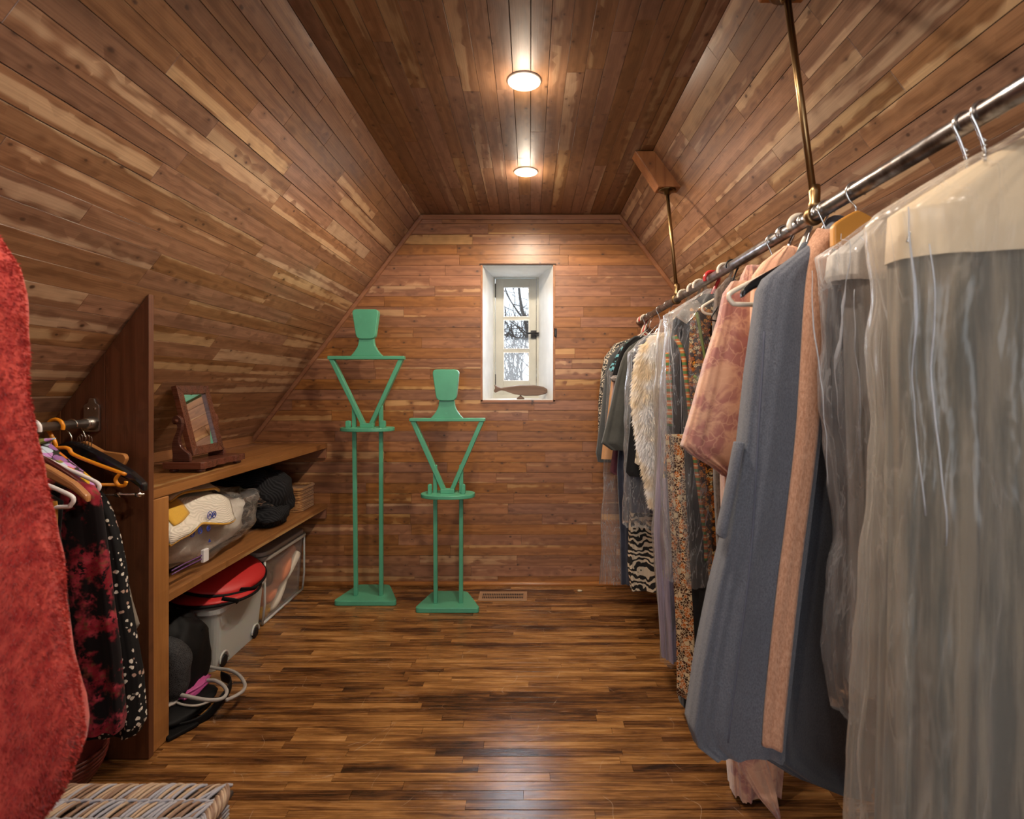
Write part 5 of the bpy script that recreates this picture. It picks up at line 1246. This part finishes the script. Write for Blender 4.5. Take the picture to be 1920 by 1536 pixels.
thick(mesh('folded_flap', (fl_, [(i*8+j,i*8+j+1,(i+1)*8+j+1,(i+1)*8+j) for i in range(7) for j in range(7)]), POLYHAZE, o, smooth=True), .006)
# nearer bag with a white garment
gy = 1.145
lf0 = None
t, lf, o = garment('white_blouse', 'white blouse inside the clear bag next to the terry robe', 'blouse', gy+.01, [(415,1640,.012,1690),(428,1620,.025,1700),(450,1590,.03,1715),(480,1556,.035,1725),(520,1552,.038,1728),(529,1556,.036,1728)], WHITECL, seed=61, amp=(.001,.004))
garment('grey_long_coat', 'grey long garment inside the clear bag next to the terry robe', 'coat', gy+.02, [(440,1625,.012,1690),(460,1600,.03,1700),(520,1585,.036,1715),(900,1602,.045,1730),(1290,1602,.045,1730)], cloth('grey_coat', (.25,.24,.225), (.36,.33,.30), 5, stretch=(7,7,.5)), seed=62, amp=(.002,.014))
o1, lf1 = bag('clear_garment_bag', 'clear creased plastic bag right beside the terry robe', gy, [(402,1640,.02,1690),(412,1624,.04,1715),(442,1586,.06,1735),(478,1540,.065,1745),(560,1546,.07,1750),(700,1562,.075,1752),(900,1574,.08,1755),(1100,1573,.08,1758),(1280,1571,.08,1760),(1345,1576,.075,1760)], seed=55, crumple=.020, cf=6., amp=(.004,.020))
for pts in ([(1552,495),(1556,571),(1562,634),(1568,708),(1574,806),(1580,923)], [(1612,421),(1602,513),(1597,591),(1597,708),(1602,806)], [(1628,435),(1645,505),(1659,603),(1669,650)],
            [(1650,560),(1648,660),(1646,800)]):
    crease(lf1, o1, [(PX(a,gy-.07), PZ(b,gy-.07)) for a, b in pts], .0034)
ny = .865
garment('sage_gown', 'sage grey gown inside the biggest closest plastic bag', 'gown', ny+.01, [(320,1830,.012,1990),(345,1780,.03,2010),(420,1690,.035,2040),(500,1672,.04,2055),(900,1676,.05,2060),(1300,1670,.05,2060),(1700,1662,.05,2060)], SAGE, skew=-.25, seed=63, amp=(.003,.026), k=(7,13))
garment('paper_shoulder_cover', 'cream paper shoulder cover over the sage gown in its bag', 'cover', ny, [(240,1945,.015,2000),(258,1915,.025,2030),(315,1812,.04,2045),(360,1740,.045,2050),(402,1676,.050,2055),(470,1672,.052,2060),(492,1671,.053,2060)], PAPER, skew=-.25, seed=64, amp=(.001,.003))
bag('clear_garment_bag', 'biggest milky plastic bag, closest, covering the sage gown', ny, [(225,1945,.020,2010),(240,1918,.03,2040),(300,1812,.05,2060),(345,1733,.06,2070),(392,1655,.07,2075),(412,1638,.075,2078),(560,1646,.08,2080),(800,1640,.085,2085),(1100,1630,.09,2090),(1400,1620,.09,2095),(1700,1612,.09,2100)], POLYHAZE, skew=-.25, seed=56, crumple=.016, cf=5.)
for dy, lab in ((.0,'twisted wire hook over the closest bag, left of the pair'), (-.035,'twisted wire hook over the closest bag, right of the pair')):
    th_ = wire_hook(.862+dy, lab, width=.09, neck=.075, r=.0024, body=dy == 0)
    z = RZ-.075
    mesh('twist', tube([(RX+.0028*math.cos(k*1.1), .862+dy+.0028*math.sin(k*1.1), z+.003+k*.0013) for k in range(26)], .0016, 6), STEEL, th_, smooth=True)
print('planks', cnt, 'objects', len(bpy.data.objects), 'tris', sum(len(m.polygons) for m in bpy.data.meshes))
